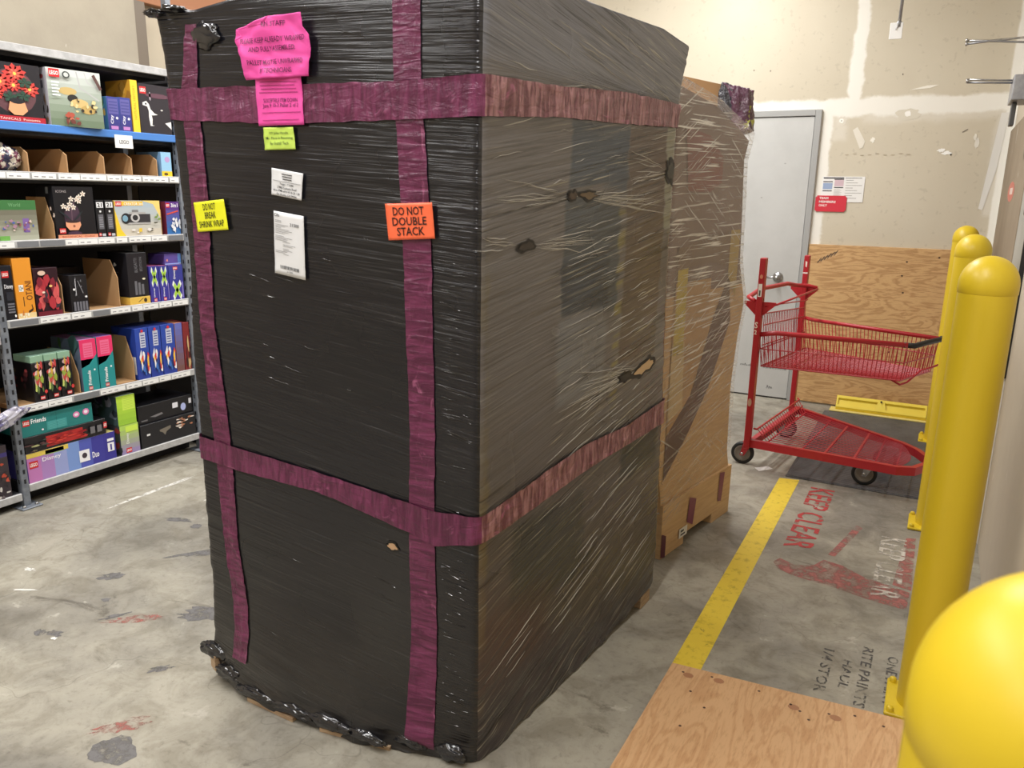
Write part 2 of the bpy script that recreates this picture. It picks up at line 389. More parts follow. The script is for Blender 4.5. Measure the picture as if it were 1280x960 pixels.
# ------------------------------------------------------------------ room
YB = 6.314; XR = .323; XL = -4.45; ZC = 3.62; YF = -3.2
fl = struct(MB().box(XL - .1, XR + .1, YF, YB + .1, -.1, 0, m_conc).build('floor'))
struct(MB().box(XL - .1, XR + .1, YB, YB + .1, 0, ZC, m_wall).build('wall_back'))
struct(MB().box(XR, XR + .1, YF, YB, 0, ZC, m_wallr).build('wall_right'))
struct(MB().box(XL - .1, XL, YF, YB, 0, ZC, m_walll).build('wall_left'))
struct(MB().box(XL - .1, XR + .1, YF - .1, YF, 0, ZC, m_walll).build('wall_front'))
struct(MB().box(XL - .1, XR + .1, YF - .1, YB + .1, ZC, ZC + .1, m_ceil).build('ceiling'))
wb = bpy.data.objects['wall_back']; wr = bpy.data.objects['wall_right']; wl = bpy.data.objects['wall_left']

# timber rail high on the left wall
struct(MB().bev(XL, XL + .06, 1.0, 6.2, 2.62, 2.86, flat('red_brown_timber', (164, 110, 76), .6)).build('trim_1'))

# back wall marks
def blob(fn_center, ra, rb, n=18, jit=.2, seed=0):
    r = random.Random(seed)
    return [(fn_center[0] + ra * math.cos(2 * PI * k / n) * (1 + r.uniform(-jit, jit)), fn_center[1] + rb * math.sin(2 * PI * k / n) * (1 + r.uniform(-jit, jit))) for k in range(n)]
bw = lambda a, b, o: (a, YB - o, b)
A = Art(bw, base=.0012)
A.poly(blob((-.742, 2.092), .036, .034, seed=1), (214, 208, 194)); A.poly(blob((-.317, 2.125), .075, .04, seed=2), (212, 206, 190))
A.nxt().poly(blob((-.742, 2.095), .016, .015, seed=3), (240, 238, 230)); A.poly(blob((-.317, 2.131), .019, .02, seed=4), (244, 242, 236))
A.nxt().disc(-.742, 2.095, .005, .005, (170, 165, 155))
A.poly(blob((-.085, 1.885), .022, .012, jit=.5, seed=5), (246, 246, 242)); A.poly(blob((-.045, 1.866), .028, .012, jit=.5, seed=6), (246, 246, 242))
A.poly([(-.33, 2.285), (-.22, 2.31), (-.15, 2.312), (-.2, 2.292)], (238, 234, 222))
A.poly([(-.66, 2.03), (-.63, 2.05), (-.57, 1.95), (-.58, 1.91), (-.6, 1.90)], (222, 217, 204))
A.poly(blob((-.52, 1.96), .014, .02, jit=.4, seed=7), (236, 233, 222))
A.poly(blob((.11, 1.97), .012, .02, jit=.3, seed=8), (222, 218, 206)); A.poly(blob((.125, 1.93), .014, .035, jit=.2, seed=9), (222, 218, 206))
A.poly([(.24, 2.12), (.285, 2.12), (.26, 1.75), (.215, 1.49), (.19, 1.50)], (220, 218, 212))
A.line([(.03, 2.0), (.06, 2.02)], .003, (110, 100, 90)); A.disc(-.02, 1.855, .006, .005, (50, 45, 40)); A.disc(-.38, 2.39, .004, .006, (110, 100, 92))
for k in range(9): A.disc(-.68 + k * .05, 1.86 + .006 * math.sin(k * 2.), .014, .003, (176, 164, 142))
for (a, b) in ((-1.39, 2.47), (-1.27, 2.46), (-1.6, 2.2)): A.disc(a, b, .005, .006, (130, 120, 105))
A.build('plaster_patch', wb)

# plywood kick panel on back wall
o = tag(MB().bev(-.872, XR - .004, YB - .018, YB - .001, .012, 1.218, m_plyw, .002, 1).build('plywood_sheet'), 'wide plywood sheet screwed to the lower back wall beside the grey door', 'plywood sheet')
A = Art(lambda a, b, o: (a, YB - .018 - o, b))
for k in range(6): A.line([(-.80 + k * .022, 1.08 + k * .012), (-.775 + k * .022, 1.12 + k * .012)], .003, (90, 75, 65))
A.line([(-.8, 1.09), (-.67, 1.17)], .002, (90, 75, 65))
for a, b in ((-.2, 1.12), (-.2, .9), (.0, 1.16), (-.24, .46), (-.22, 1.02), (-.5, .3), (.15, .6)): A.disc(a, b, .007, .006, (60, 42, 34))
A.build('pencil_scribble', o)
relabel_origin(o, (-.27, YB - .01, .012))

# door
d = bpy.data.objects.new('door_1', None); C.objects.link(d); d.location = (-1.38, YB, 0); d['kind'] = 'structure'
mb = MB(); mb.bev(-1.84, -.922, YB - .02, YB - .004, .012, 2.128, m_door, .002, 1); mb.build('door_slab', d)
mb = MB()
mb.bev(-.919, -.875, YB - .03, YB - .001, 0, 2.177, m_frame, .003, 1); mb.bev(-1.887, -1.843, YB - .03, YB - .001, 0, 2.177, m_frame, .003, 1)
mb.bev(-1.843, -.919, YB - .03, YB - .001, 2.133, 2.177, m_frame, .003, 1); mb.box(-.924, -.919, YB - .006, YB - .001, .0, 2.133, m_blk); mb.box(-1.843, -.919, YB - .006, YB - .001, 2.126, 2.134, m_blk)
mb.box(-1.843, -.919, YB - .006, YB - .001, 0, .012, m_blk)
mb.build('door_frame', d)
mb = MB(); mb.lathe([(0, -.012), (.036, -.012), (.038, -.006), (.038, 0), (0, 0)][::-1], (-1.074, YB - .02, .958), m_steel, 28, 'y'); mb.lathe([(0, 0), (.016, 0), (.016, -.05), (.02, -.06), (0, -.062)], (-1.074, YB - .03, .958), m_steel, 20, 'y')
mb.tube([(-1.074, YB - .075, .958), (-1.11, YB - .078, .957), (-1.17, YB - .07, .955)], .009, m_steel, 10)
o = mb.build('door_handle', d); o['label'] = 'chrome lever handle'
A = Art(lambda a, b, o: (a, YB - .02 - o, b))
r = random.Random(3)
for base_z, x0, n in ((.24, -1.3, 9), (.235, -1.12, 11), (.075, -1.08, 3), (.10, -1.2, 2)):
    x = x0
    for k in range(n):
        h = r.uniform(.008, .028); A.line([(x, base_z), (x + .005, base_z + h), (x + .012, base_z + h * .2)], .0016, (50, 48, 52)); x += r.uniform(.012, .02)
for a, b in ((-1.42, 1.36), (-1.1, 1.8), (-1.25, 1.55)): A.disc(a, b, .008, .004, (150, 150, 150))
A.build('marker_scribble', d)

# poster and red sign
o = tag(MB().box(-.828, -.54, YB - .004, YB - .0012, 1.527, 1.708, m_white).build('notice_sheet'), 'white printed notice with blue and pink blocks on the wall beside the door', 'notice')
A = Art(lambda a, b, o: (a, YB - .004 - o, b))
A.rect(-.82, 1.693, -.68, 1.702, (60, 58, 62)); A.rect(-.672, 1.695, -.56, 1.699, (110, 108, 108)); A.rect(-.82, 1.618, -.755, 1.662, (150, 168, 200)); A.rect(-.742, 1.64, -.68, 1.684, (205, 180, 190))
A.rect(-.82, 1.668, -.755, 1.675, (60, 58, 62)); A.rect(-.742, 1.627, -.68, 1.634, (60, 58, 62)); A.rect(-.82, 1.603, -.755, 1.61, (60, 58, 62)); A.rect(-.745, 1.685, -.68, 1.691, (70, 68, 70))
for k in range(8):
    A.rect(-.665, 1.68 - k * .018, -.665 + .05 + .03 * (k % 3), 1.684 - k * .018, (165, 163, 160)); A.rect(-.742, 1.616 - k * .007, -.70 + .01 * (k % 2), 1.618 - k * .007, (165, 163, 160))
A.build('printed_text', o); relabel_origin(o, (-.68, YB - .002, 1.53))
mb = MB(); bm = bmesh.new(); bmesh.ops.create_cube(bm, size=1)
for v in bm.verts: v.co = Vector((-.754 + v.co.x * .215, YB - .007 + v.co.y * .004, 1.515 + v.co.z * .115))
bmesh.ops.bevel(bm, geom=[e for e in bm.edges if abs(e.verts[0].co.y - e.verts[1].co.y) > .003], offset=.01, segments=3, affect='EDGES')
mb.addbm(bm, ink((204, 44, 62)))
o = tag(mb.build('warning_sign'), 'small red team members only sign overlapping the white notice', 'sign')
A = Art(lambda a, b, o: (a, YB - .009 - o, b))
for k, t in enumerate(('TEAM', 'MEMBERS', 'ONLY')): A.text(t, -.835, 1.546 - k * .026, -.835 + (.062, .115, .058)[k], 1.562 - k * .026, (245, 235, 232), .02)
A.build('printed_text', o); relabel_origin(o, (-.754, YB - .007, 1.46))

# conduit drop with white tag
o = empty('conduit_drop', (-.385, 5.5, 2.5), 'thin grey rod with a white tag hanging down in front of the back wall', 'hanging rod')
mb = MB(); mb.tube([(-.372, 5.5, ZC), (-.385, 5.5, 2.56)], .009, m_galv, 10); mb.lathe([(0, 0), (.014, 0), (.014, .03), (.009, .035)], (-.385, 5.5, 2.545), m_galv, 14); mb.build('rod', o)
mb = MB(); mb.bev(-.432, -.362, 5.49, 5.496, 2.478, 2.57, m_white, .002, 1); mb.tube([(-.385, 5.49, 2.59), (-.392, 5.486, 2.55), (-.4, 5.487, 2.53)], .003, m_steel, 6); mb.build('tag', o)

# right wall: corner guard, door track, grey box and rods
struct(MB().box(XR - .004, XR - .0005, 3.98, YB - .0005, 0, .80, m_wpaint).build('trim_2'))
struct(MB().box(XR - .004, XR - .0005, YB - .12, YB - .0005, .80, ZC, m_wpaint).build('trim_3'))
o = empty('door_track', (XR, 4.6, .8), 'taupe and grey steel door track panel on the right wall behind the yellow bollards', 'door track')
mb = MB(); mb.bev(XR - .02, XR - .004, 4.45, 6.19, .80, 1.995, make_plain_wall('taupe_panel', (150, 136, 116), (134, 120, 102)), .003, 1); mb.build('panel', o)
mb = MB(); mb.bev(XR - .016, XR - .001, 3.99, 4.45, .79, 1.995, make_plain_wall('grey_track_paint', (170, 168, 160), (150, 148, 140)), .003, 1)
mb.build('channel', o)
mb = MB(); mb.box(XR - .018, XR - .001, 3.965, 3.99, .79, 1.995, m_blk); mb.build('gasket', o)
for z in (.95, 1.15, 1.5, 1.75):
    mb = MB(); mb.lathe([(0, -.022), (.012, -.02), (.014, -.016), (.014, 0)][::-1], (XR, 4.2, z), m_steel, 12, 'x'); mb.build('bolt', o)
A = Art(lambda a, b, o: (XR - .02 - o, a, b)); A.disc(5.25, 1.60, .24, .055, (196, 110, 96), 20); A.nxt(); A.rect(5.12, 1.585, 5.34, 1.62, (225, 200, 190)); A.poly([(4.7, 1.86), (4.76, 1.9), (4.78, 1.80), (4.72, 1.74)], (40, 36, 34)); A.build('sticker', o)
o = empty('operator_box', (.27, 4.6, 2.0), 'grey steel box mounted on the right wall with thin rods above the bollards', 'control box')
MB().bev(.2, XR - .001, 4.5, 4.75, 2.005, 2.118, m_galv, .004).build('housing', o)
mb = MB(); mb.bev(.212, .232, 4.6, 4.68, 1.90, 2.004, flat('dark_steel', (84, 84, 84), .5), .003); mb.build('latch', o)
o = empty('threaded_rod', (.31, 4.6, 2.1), 'pair of thin steel rods reaching out from the grey wall box', 'rod')
mb = MB(); mb.tube([(.01, 4.6, 2.117), (.2, 4.6, 2.105)], .004, m_steel, 8); mb.tube([(.01, 4.6, 2.104), (.2, 4.6, 2.094)], .005, m_galv, 8); mb.build('rod', o)
mb = MB(); mb.lathe([(0, -.006), (.011, -.006), (.011, .006), (0, .006)], (.012, 4.6, 2.111), m_steel, 6, 'x'); mb.build('nut', o)
o = empty('threaded_rod', (.31, 4.6, 2.29), 'pair of crossing steel rods higher up, above the grey wall box', 'rod')
mb = MB(); mb.tube([(-.02, 4.6, 2.295), (.08, 4.6, 2.288), (XR, 4.6, 2.297)], .005, m_steel, 8); mb.tube([(-.02, 4.6, 2.279), (.08, 4.6, 2.287), (XR, 4.6, 2.262)], .005, m_galv, 8); mb.build('rod', o)
mb = MB(); mb.lathe([(0, -.004), (.009, -.004), (.009, .004), (0, .004)], (-.015, 4.6, 2.296), m_steel, 6, 'x'); mb.lathe([(0, -.004), (.009, -.004), (.009, .004), (0, .004)], (-.015, 4.6, 2.279), m_steel, 6, 'x'); mb.build('nut', o)

# ------------------------------------------------------------------ strip lights
for i, (x, y, z, L, w, ax) in enumerate(LIGHTS):
    o = empty('strip_light', (x, y, z), 'white ceiling strip light %s' % ('over the shelf end of the aisle', 'over the far end of the aisle', 'over the red cart', 'over the photographer', 'at the near end of the aisle')[i], 'ceiling light', 'ceiling strip lights')
    mb = MB(); mb.bev(x - .08, x + .08, y - L / 2, y + L / 2, z + .03, ZC - .001, m_white, .01); mb.build('housing', o)
    mt = Mat('lit_tube', (1, 1, 1, 1), emit=((1, .95, .86, 1), 3.0)).m
    for s in (-.04, .04):
        mb = MB(); mb.tube([(x + s, y - L / 2 + .05, z + .012), (x + s, y + L / 2 - .05, z + .012)], .013, mt, 10); mb.build('tube', o)
    ld = bpy.data.lights.new('tube_light', 'AREA'); ld.shape = 'RECTANGLE'; ld.size = .14; ld.size_y = L; ld.energy = w; ld.color = (1, .985, .97)
    lo = bpy.data.objects.new('tube_light', ld); C.objects.link(lo); lo.parent = o; lo.location = (0, 0, -.01)

# ------------------------------------------------------------------ floor paint
def floor_art(pts_list, mat, name, z=.0008):
    mb = MB()
    for pts in pts_list: mb.add([(x, y, z) for x, y in pts], [tuple(range(len(pts)))], mat)
    return mb.build(name, fl)
yl = make_worn('worn_yellow_paint', sr(232, 204, 66), .66, 11, .05)
floor_art([[(-.622, 2.30), (-.527, 2.33), (-.535, 4.44), (-.640, 4.42)]], yl, 'yellow_line')
rp = make_worn('worn_red_paint', sr(176, 58, 60), .56, 16, .05); rp2 = make_worn('faded_red_paint', sr(172, 104, 100), .50, 18, .16); wp = make_worn('faded_white_paint', sr(206, 200, 190), .52, 14, .12); gp = make_worn('faded_grey_paint', sr(120, 110, 104), .5, 16, .12)
bkm = make_worn('black_marker', sr(78, 76, 76), .52, 34, .1); dk = make_worn('dark_floor_stain', sr(112, 110, 110), .56, 22, .14); wh = make_worn('white_floor_paint', sr(222, 220, 214), .56, 22, .05); rs = make_worn('red_floor_paint', sr(164, 100, 92), .47, 30, .14)
def floor_text(txt, xc, w, y0, y1, mat, z=.0012):     # reads towards the camera, letter tops to the right
    vs, fs = text_mesh(txt, .015)
    mb = MB(); mb.add([(xc - w / 2 + w * y, y1 - (y1 - y0) * x, z) for x, y in vs], fs, mat); return mb.build('floor_lettering', fl)
floor_text('KEEP CLEAR', -.40, .125, 3.50, 4.36, rp)
floor_art([[(-.47, 3.31), (-.44, 3.25), (-.38, 3.22), (-.28, 3.2), (-.20, 3.19), (-.06, 3.15), (.06, 3.14), (.065, 3.30), (-.03, 3.33), (-.12, 3.36), (-.2, 3.42), (-.28, 3.44), (-.31, 3.36), (-.38, 3.32), (-.45, 3.36)], [(-.27, 3.5), (-.24, 3.5), (-.16, 3.9), (-.19, 3.92)], [(.0, 3.34), (.07, 3.32), (.07, 3.9), (.03, 3.88)]], rp2, 'faded_marking')
floor_text('KEEP CLEAR', -.02, .11, 3.2, 3.85, wp, .0016)
floor_text('1/4 STOR', -.165, .035, 2.42, 2.70, bkm); floor_text('HAUL', -.10, .03, 2.48, 2.66, bkm); floor_text('RITE PAINTS', -.045, .035, 2.40, 2.78, bkm); floor_text('ONE PAINT', .035, .035, 2.45, 2.76, bkm)
def nblob(a, b, n, jit, seed):
    o = []
    for k in range(n):
        t = 2 * PI * k / n; c, q = math.cos(t), math.sin(t)
        w = 1 + jit * 1.6 * noise.noise(Vector((c * 1.3, q * 1.3, seed))) + jit * .9 * noise.noise(Vector((c * 4, q * 4, seed + .5)))
        o.append((a * c * w, b * q * w))
    return o
def fb(x, y, a, b, seed, jit=.35, rot=0.):
    return [(x + (p * math.cos(rot) - q * math.sin(rot)), y + (p * math.sin(rot) + q * math.cos(rot))) for p, q in nblob(a, b, 48, jit, seed)]
floor_art([fb(-2.79, 1.79, .05, .03, 1, .3, .8), fb(-2.64, 1.66, .018, .014, 31), fb(-2.50, 1.60, .05, .012, 2, .5, 1.0), fb(-2.63, 1.40, .025, .018, 3), fb(-2.58, 1.42, .03, .018, 4), fb(-2.08, 1.46, .04, .014, 5, .5, .9), fb(-3.03, 2.31, .08, .018, 6, .4, .3), fb(-2.62, 2.18, .16, .03, 7, .5, 1.0), fb(-2.22, 1.78, .12, .045, 8, .5, .5), fb(-1.86, 1.14, .07, .055, 9, .15), fb(-2.9, 2.3, .03, .02, 10)], dk, 'dark_stain')
floor_art([fb(-3.14, 2.62, .03, .10, 11, .6, .5), fb(-2.95, 2.60, .02, .08, 12, .6, .2), fb(-3.13, 1.66, .03, .012, 13, .4), fb(-2.98, 1.55, .05, .006, 14, .4, .5), fb(-3.3, 2.9, .02, .2, 15, .6, .25), fb(-3.45, 2.5, .012, .25, 16, .6, .02), fb(-2.55, 1.4, .012, .008, 17)], wh, 'white_paint_mark')
floor_art([fb(-3.0, 2.62, .05, .015, 18, .5, .4), fb(-2.42, 1.62, .09, .02, 19, .6, .7), fb(-1.93, 1.22, .09, .03, 20, .5, .9), fb(-1.72, 1.04, .08, .02, 21, .6, .3), fb(-2.2, 1.9, .04, .02, 22, .6)], rs, 'red_paint_mark')
mb = MB(); mb.add([(-.80, 4.52, .001), (-.765, 4.47, .001), (-.70, 4.55, .001), (-.735, 4.585, .001), (-.80, 4.52, .002), (-.765, 4.47, .002), (-.70, 4.55, .004), (-.735, 4.585, .002)], [(3, 2, 1, 0), (4, 5, 6, 7), (0, 1, 5, 4), (1, 2, 6, 5), (2, 3, 7, 6), (3, 0, 4, 7)], m_white)
o = tag(mb.build('paper_scrap'), 'small white scrap of paper lying on the floor beside the black mat', 'paper scrap'); relabel_origin(o, (-.75, 4.53, 0))

# plywood sheet on the floor
mb = MB(); mb.hexa([(-.617, 1.13, .001), (.04, 1.13, .001), (.085, 2.385, .001), (-.617, 2.325, .001), (-.617, 1.13, .013), (.04, 1.13, .013), (.085, 2.385, .013), (-.617, 2.325, .013)], m_plyf)
o = tag(mb.build('plywood_sheet'), 'pale plywood sheet lying flat on the floor in front of the bollards', 'plywood sheet')
A = Art(lambda a, b, o: (a, b, .013 + o))
for a, b in ((-.57, 2.29), (-.48, 2.31), (-.33, 2.31), (-.23, 2.29), (-.12, 2.30), (-.05, 2.33), (-.52, 2.2), (-.46, 2.14), (-.5, 2.02), (-.2, 2.27), (-.17, 2.24), (.03, 2.32)): A.disc(a, b, .0045, .0045, (84, 56, 44))
for a, b in ((-.55, 2.28), (-.455, 2.30), (-.22, 2.28), (-.10, 2.29)): A.disc(a, b, .017, .014, (172, 122, 88))
A.build('screw_hole', o); relabel_origin(o, (-.27, 1.7, 0))

# rubber mat and yellow threshold ramp
mb = MB(); mb.bev(-.615, .08, 4.46, 6.12, .001, .005, m_rub, .0015, 1); mb.bev(-.60, .075, 4.475, 6.10, .003, .008, m_rub, .0015, 1)
o = tag(mb.build('rubber_mat'), 'black ribbed rubber mat on the floor under the red cart', 'mat')
relabel_origin(o, (-.27, 5.3, 0))
# yellow dock bumper tray standing on a yellow strip
mb = MB(); mb.bev(-.585, .075, 6.135, 6.25, .001, .012, flat('pale_yellow_paint', (224, 206, 120), .5), .003, 1)
o = empty('yellow_floor_bumper', (-.25, 6.22, 0), 'long yellow moulded plastic bumper at the foot of the plywood wall', 'bumper')
mb.build('base_strip', o)
mb = MB()
def trough(x0, x1, y0, z0, y1, z1, mat):
    # leaning moulded tray: outer rim and recessed floor
    P0 = lambda t, h, d: (x0 + (x1 - x0) * t, y0 + (y1 - y0) * h + d * .45, z0 + (z1 - z0) * h - d)
    rim = [(0, 0), (1, 0), (1, 1), (0, 1)]; inn = [(.02, .22), (.98, .22), (.98, .78), (.02, .78)]
    vs = [P0(a, b, 0) for a, b in rim] + [P0(a, b, 0) for a, b in inn] + [P0(a, b, .018) for a, b in inn] + [P0(a, b, .03) for a, b in rim]
    fs = []
    for k in range(4):
        j = (k + 1) % 4; fs += [(k, j, 4 + j, 4 + k), (4 + k, 4 + j, 8 + j, 8 + k), (12 + k, 12 + j, j, k)]
    fs += [(8, 9, 10, 11), (15, 14, 13, 12)]
    return vs, fs
vs, fs = trough(-.545, .06, 6.16, .035, 6.20, .115, None); mb.add(vs, fs, flat('bright_yellow_plastic', (238, 214, 70), .35)); mb.build('tray', o)
mb = MB(); mb.add([(-.28, 6.158, .036), (-.24, 6.163, .05), (-.20, 6.158, .036), (-.22, 6.190, .112), (-.26, 6.190, .112), (-.24, 6.18, .09)], [(0, 1, 2), (1, 5, 3, 2), (0, 4, 5, 1), (5, 4, 3)], flat('bright_yellow_plastic', (238, 214, 70), .35)); mb.build('rib', o)
mb = MB(); mb.tube([(-.246, 6.178, .106), (-.234, 6.178, .106)], .006, m_blk, 8); mb.build('slot', o)

# ------------------------------------------------------------------ bollards
def bollard(x, y, r, h, label, first=None):
    o = empty('yellow_bollard', (x, y, 0), label, 'bollard', 'yellow bollards along the right wall')
    mb = MB(); mb.lathe([(r, .012), (r, h - r - .03)], (x, y, 0), m_yel, 56); mb.build('sleeve', o)
    prof = [(r, h - r - .03), (r + .0015, h - r - .028), (r + .0015, h - r - .005)]
    for k in range(1, 15):
        a = k / 14 * PI / 2; prof.append(((r + .0015) * math.cos(a), h - r - .005 + (r + .005) * math.sin(a)))
    mb = MB(); mb.lathe(prof, (x, y, 0), m_yel, 56); mb.build('cap', o)
    q = r + .03; mb = MB(); mb.bev(x - q, x + q, y - q, y + q, .001, .013, m_yel, .003, 1)
    for sx in (-1, 1):
        for sy in (-1, 1): mb.lathe([(.011, .012), (.011, .024), (.006, .028), (0, .028)], (x + sx * (q - .016), y + sy * (q - .016), 0), m_yel, 8)
    mb.build('base_plate', o)
    return o
bollard(.12, .57, .10, 1.30, 'big blurred yellow bollard nearest the camera, only its dome in view')
bollard(.127, 2.50, .072, 1.395, 'tall yellow bollard standing at the far corner of the floor plywood')
bollard(.130, 4.10, .072, 1.40, 'yellow bollard standing second farthest, mostly hidden behind the full-height one')
bollard(.130, 5.70, .072, 1.40, 'farthest yellow bollard, its cap just peeking out near the back wall')

# ------------------------------------------------------------------ black wrapped pallet
def interp(tab, x):
    if x <= tab[0][0]: return tab[0][1]
    for (a, b), (c, d) in zip(tab, tab[1:]):
        if x <= c: return b + (d - b) * (x - a) / (c - a)
    return tab[-1][1]
def sm(a, b, x):
    t = max(0., min(1., (x - a) / (b - a))); return t * t * (3 - 2 * t)
class Wrap:
    def __init__(s, FL, FR, BR, ul, ur, ztop, depth_left=None, seed=0, kfun=None, bulge=.07):
        s.FL = Vector(FL); s.FR = Vector(FR); s.e = (s.FR - s.FL); s.Lf = s.e.length; s.e.normalize()
        s.er = Vector(BR) - s.FR; s.Lr = s.er.length; s.er.normalize(); s.ul = ul; s.ur = ur; s.zt = ztop; s.seed = seed; s.k = kfun; s.bulge = bulge; s.ub = None
        s.nf = Vector((s.e.y, -s.e.x, 0)); s.nr = Vector((s.er.y, -s.er.x, 0))
        if s.nr.dot(s.e) < 0: s.nr = -s.nr
    def corners(s, z):
        uL = interp(s.ul, z); lr = interp(s.ur, z)
        a = s.FL + s.e * uL; b = s.FR + s.er * (interp(s.ub, z) if s.ub else 0); c = s.FR + s.er * lr; d = a + (c - b) * .98
        return a, b, c, d
    def raw(s, t, z):
        t %= 4; c = s.corners(z); i = int(t); f = t - i
        return c[i].lerp(c[(i + 1) % 4], f)
    def base(s, t, z, r=.02):
        c = s.corners(z); L = (c[1] - c[0]).length
        p = Vector((0, 0, 0)); n = 7
        for k in range(n): p += s.raw(t + (k / (n - 1) * 2 - 1) * r / L, z)
        p /= n
        tt = t % 4
        bz = sm(.38, .0, z) * s.bulge
        if tt < 1: p = p + s.nf * bz * math.sin(PI * tt) ** .8
        p = p + Vector((0, 0, z))
        return p
    def tn(s, t, z):
        a = s.base(t - .01, z); b = s.base(t + .01, z); d = (b - a); return Vector((d.y, -d.x, 0)).normalized()
    def surf(s, t, z, off=0., detail=True):
        p = s.base(t, z); n = s.tn(t, z); tt = t % 4
        zb = max(z, 0.)
        d = .006 * noise.noise(Vector((p.x * 2.5, p.y * 2.5, z * 2.5 + s.seed)))
        if detail:
            sd = s.s_of(t, z); stv = s.streak(sd, z)
            edge = math.exp(-(min(tt % 1, 1 - tt % 1) / .08) ** 2)
            am = .0012 + .0012 * edge + .006 * sm(.22, 0, z) + .003 * sm(s.zt - .12, s.zt, z)
            d += am * noise.noise(Vector((sd * 3.2, stv * 26, s.seed)))
            d += am * .5 * noise.noise(Vector((sd * 7, stv * 60, s.seed + 5)))
            rag = sm(.14, .0, z)
            d += rag * .014 * noise.noise(Vector((sd * 9, z * 22, s.seed + 9)))
        p = p + n * (d + off)
        return p
    def s_of(s, t, z):
        tt = t % 4; uL = interp(s.ul, z); lr = interp(s.ur, z)
        if tt < 1: return uL + tt * (s.Lf - uL)
        if tt < 2: return s.Lf + (tt - 1) * lr
        return s.Lf + lr + (tt - 2) * s.Lf
    def t_of(s, sd, z):
        uL = interp(s.ul, z); lr = interp(s.ur, z)
        if sd < uL: return (sd - uL) / s.Lr
        if sd < s.Lf: return (sd - uL) / (s.Lf - uL)
        if sd < s.Lf + lr: return 1 + (sd - s.Lf) / lr
        return 2 + (sd - s.Lf - lr) / s.Lf
    def streak(s, sd, z):
        return s.k(sd, z, s.Lf)
    def P(s, sd, z, off=0.): return s.surf(s.t_of(sd, z), z, off)
    def mesh(s, nf, nr, nz, z0, m_front, m_right, top=.05, zb=None):
        mb = MB(); cols = [i / nf for i in range(nf)] + [1 + i / nr for i in range(nr)] + [2 + i / 30 for i in range(30)] + [3 + i / 40 for i in range(40)]
        N = len(cols); vs = []; uv1 = []; uv2 = []
        for j in range(nz + 1):
            f = j / nz
            for t in cols:
                zlo = zb(t) if zb else z0
                z = zlo + (s.zt_at(t) - zlo) * f
                vs.append(s.surf(t, z)); sd = s.s_of(t, z); uv1.append((sd, z)); uv2.append((sd, s.streak(sd, z)))
        fs = []
        for j in range(nz):
            for i in range(N):
                k = (i + 1) % N
                fs.append((j * N + i, j * N + k, (j + 1) * N + k, (j + 1) * N + i))
        mb.add(vs, [], m_front); mb.mi(m_right)
        for q, f in enumerate(fs):
            i = q % N; mb.f.append(f); mb.m.append(1 if nf <= i < nf + nr else 0); mb.sm.append(True)
        # top: rings shrinking to the middle, slightly domed
        ctr = Vector((0, 0, 0))
        for i in range(N): ctr += Vector(vs[nz * N + i])
        ctr /= N; R = 10; prev = nz * N
        for rr in range(1, R):
            g = rr / R; b = len(mb.v)
            for i in range(N):
                p = Vector(vs[nz * N + i]).lerp(ctr, g); zz = p.z + top * math.sin(g * PI / 2) + .012 * noise.noise(Vector((p.x * 6, p.y * 6, 3 + s.seed)))
                mb.v.append((p.x, p.y, zz)); sd = s.s_of(cols[i], s.zt); uv1.append((sd, s.zt + g * .5)); uv2.append((sd, s.zt + g * .5))
            for i in range(N):
                k = (i + 1) % N; mb.f.append((prev + i, prev + k, b + k, b + i)); mb.m.append(0); mb.sm.append(True)
            prev = b
        mb.f.append(tuple(prev + i for i in range(N))); mb.m.append(0); mb.sm.append(True)
        mb.uv = {'surf': uv1, 'streak': uv2}
        return mb
    def zt_at(s, t):
        return s.zt(t) if callable(s.zt) else s.zt
def k_black(sd, z, Lf):
    kf = -.06 - .10 * sm(1.7, .9, z) + .04 * sm(1.8, 2., z)
    kr = .16 + .05 * sm(1.2, .8, z) + .16 * sm(.7, .3, z) - .34 * sm(1.78, 1.86, z)
    if sd < Lf: return z - kf * (sd - Lf)
    return z - kr * (sd - Lf)
class Wrap1(Wrap):
    pass
W1 = Wrap((-1.897, 1.523, 0), (-.946, 1.600, 0), (-.829, 2.714, 0),
          [(0, .0), (.08, -.012), (.13, .005), (.36, .017), (.6, .013), (1.05, .014), (1.33, .030), (1.53, .013), (1.72, .004), (1.88, -.011), (1.99, -.03)],
          [(0, 1.125), (.06, 1.14), (.22, 1.163), (.62, 1.149), (.96, 1.133), (1.39, 1.10), (1.74, 1.112), (1.9, 1.133), (2.03, 1.175)], 2.03, seed=2., kfun=k_black)
def zt1(t):
    t %= 4
    return interp([(0, 1.99), (.15, 1.985), (.35, 2.01), (.7, 2.045), (1, 2.05), (1.25, 2.03), (1.5, 2.035), (1.8, 2.045), (2, 2.025), (3, 2.02), (4, 1.99)], t)
def zb1(t):
    t %= 4
    return interp([(0, .035), (.05, .03), (.1, .012), (.5, .004), (1, .003), (1.6, .006), (1.82, .02), (1.93, .055), (2, .06), (3, .02), (4, .035)], t) + .004 * noise.noise(Vector((t * 30, 0, 0)))
W1_zt = zt1
Wrap.zt_at = lambda s, t: s.ztf(t)
W1.ztf = zt1
pal = empty('wrapped_pallet', (-1.36, 2.1, 0), 'tall pallet load wrapped in black stretch film with magenta tape and coloured notes', 'wrapped pallet')
mb = W1.mesh(150, 120, 300, 0, m_filmf, m_filmr, -.02, zb1); m_rid = Mat('crease_glint_film', sr(176, 174, 168), .16, spec=.7).m; m_rdk = Mat('creased_black_film', sr(20, 20, 24), .08, spec=.9).m  # grey ridges coloured pale so crease glints sit in the colour
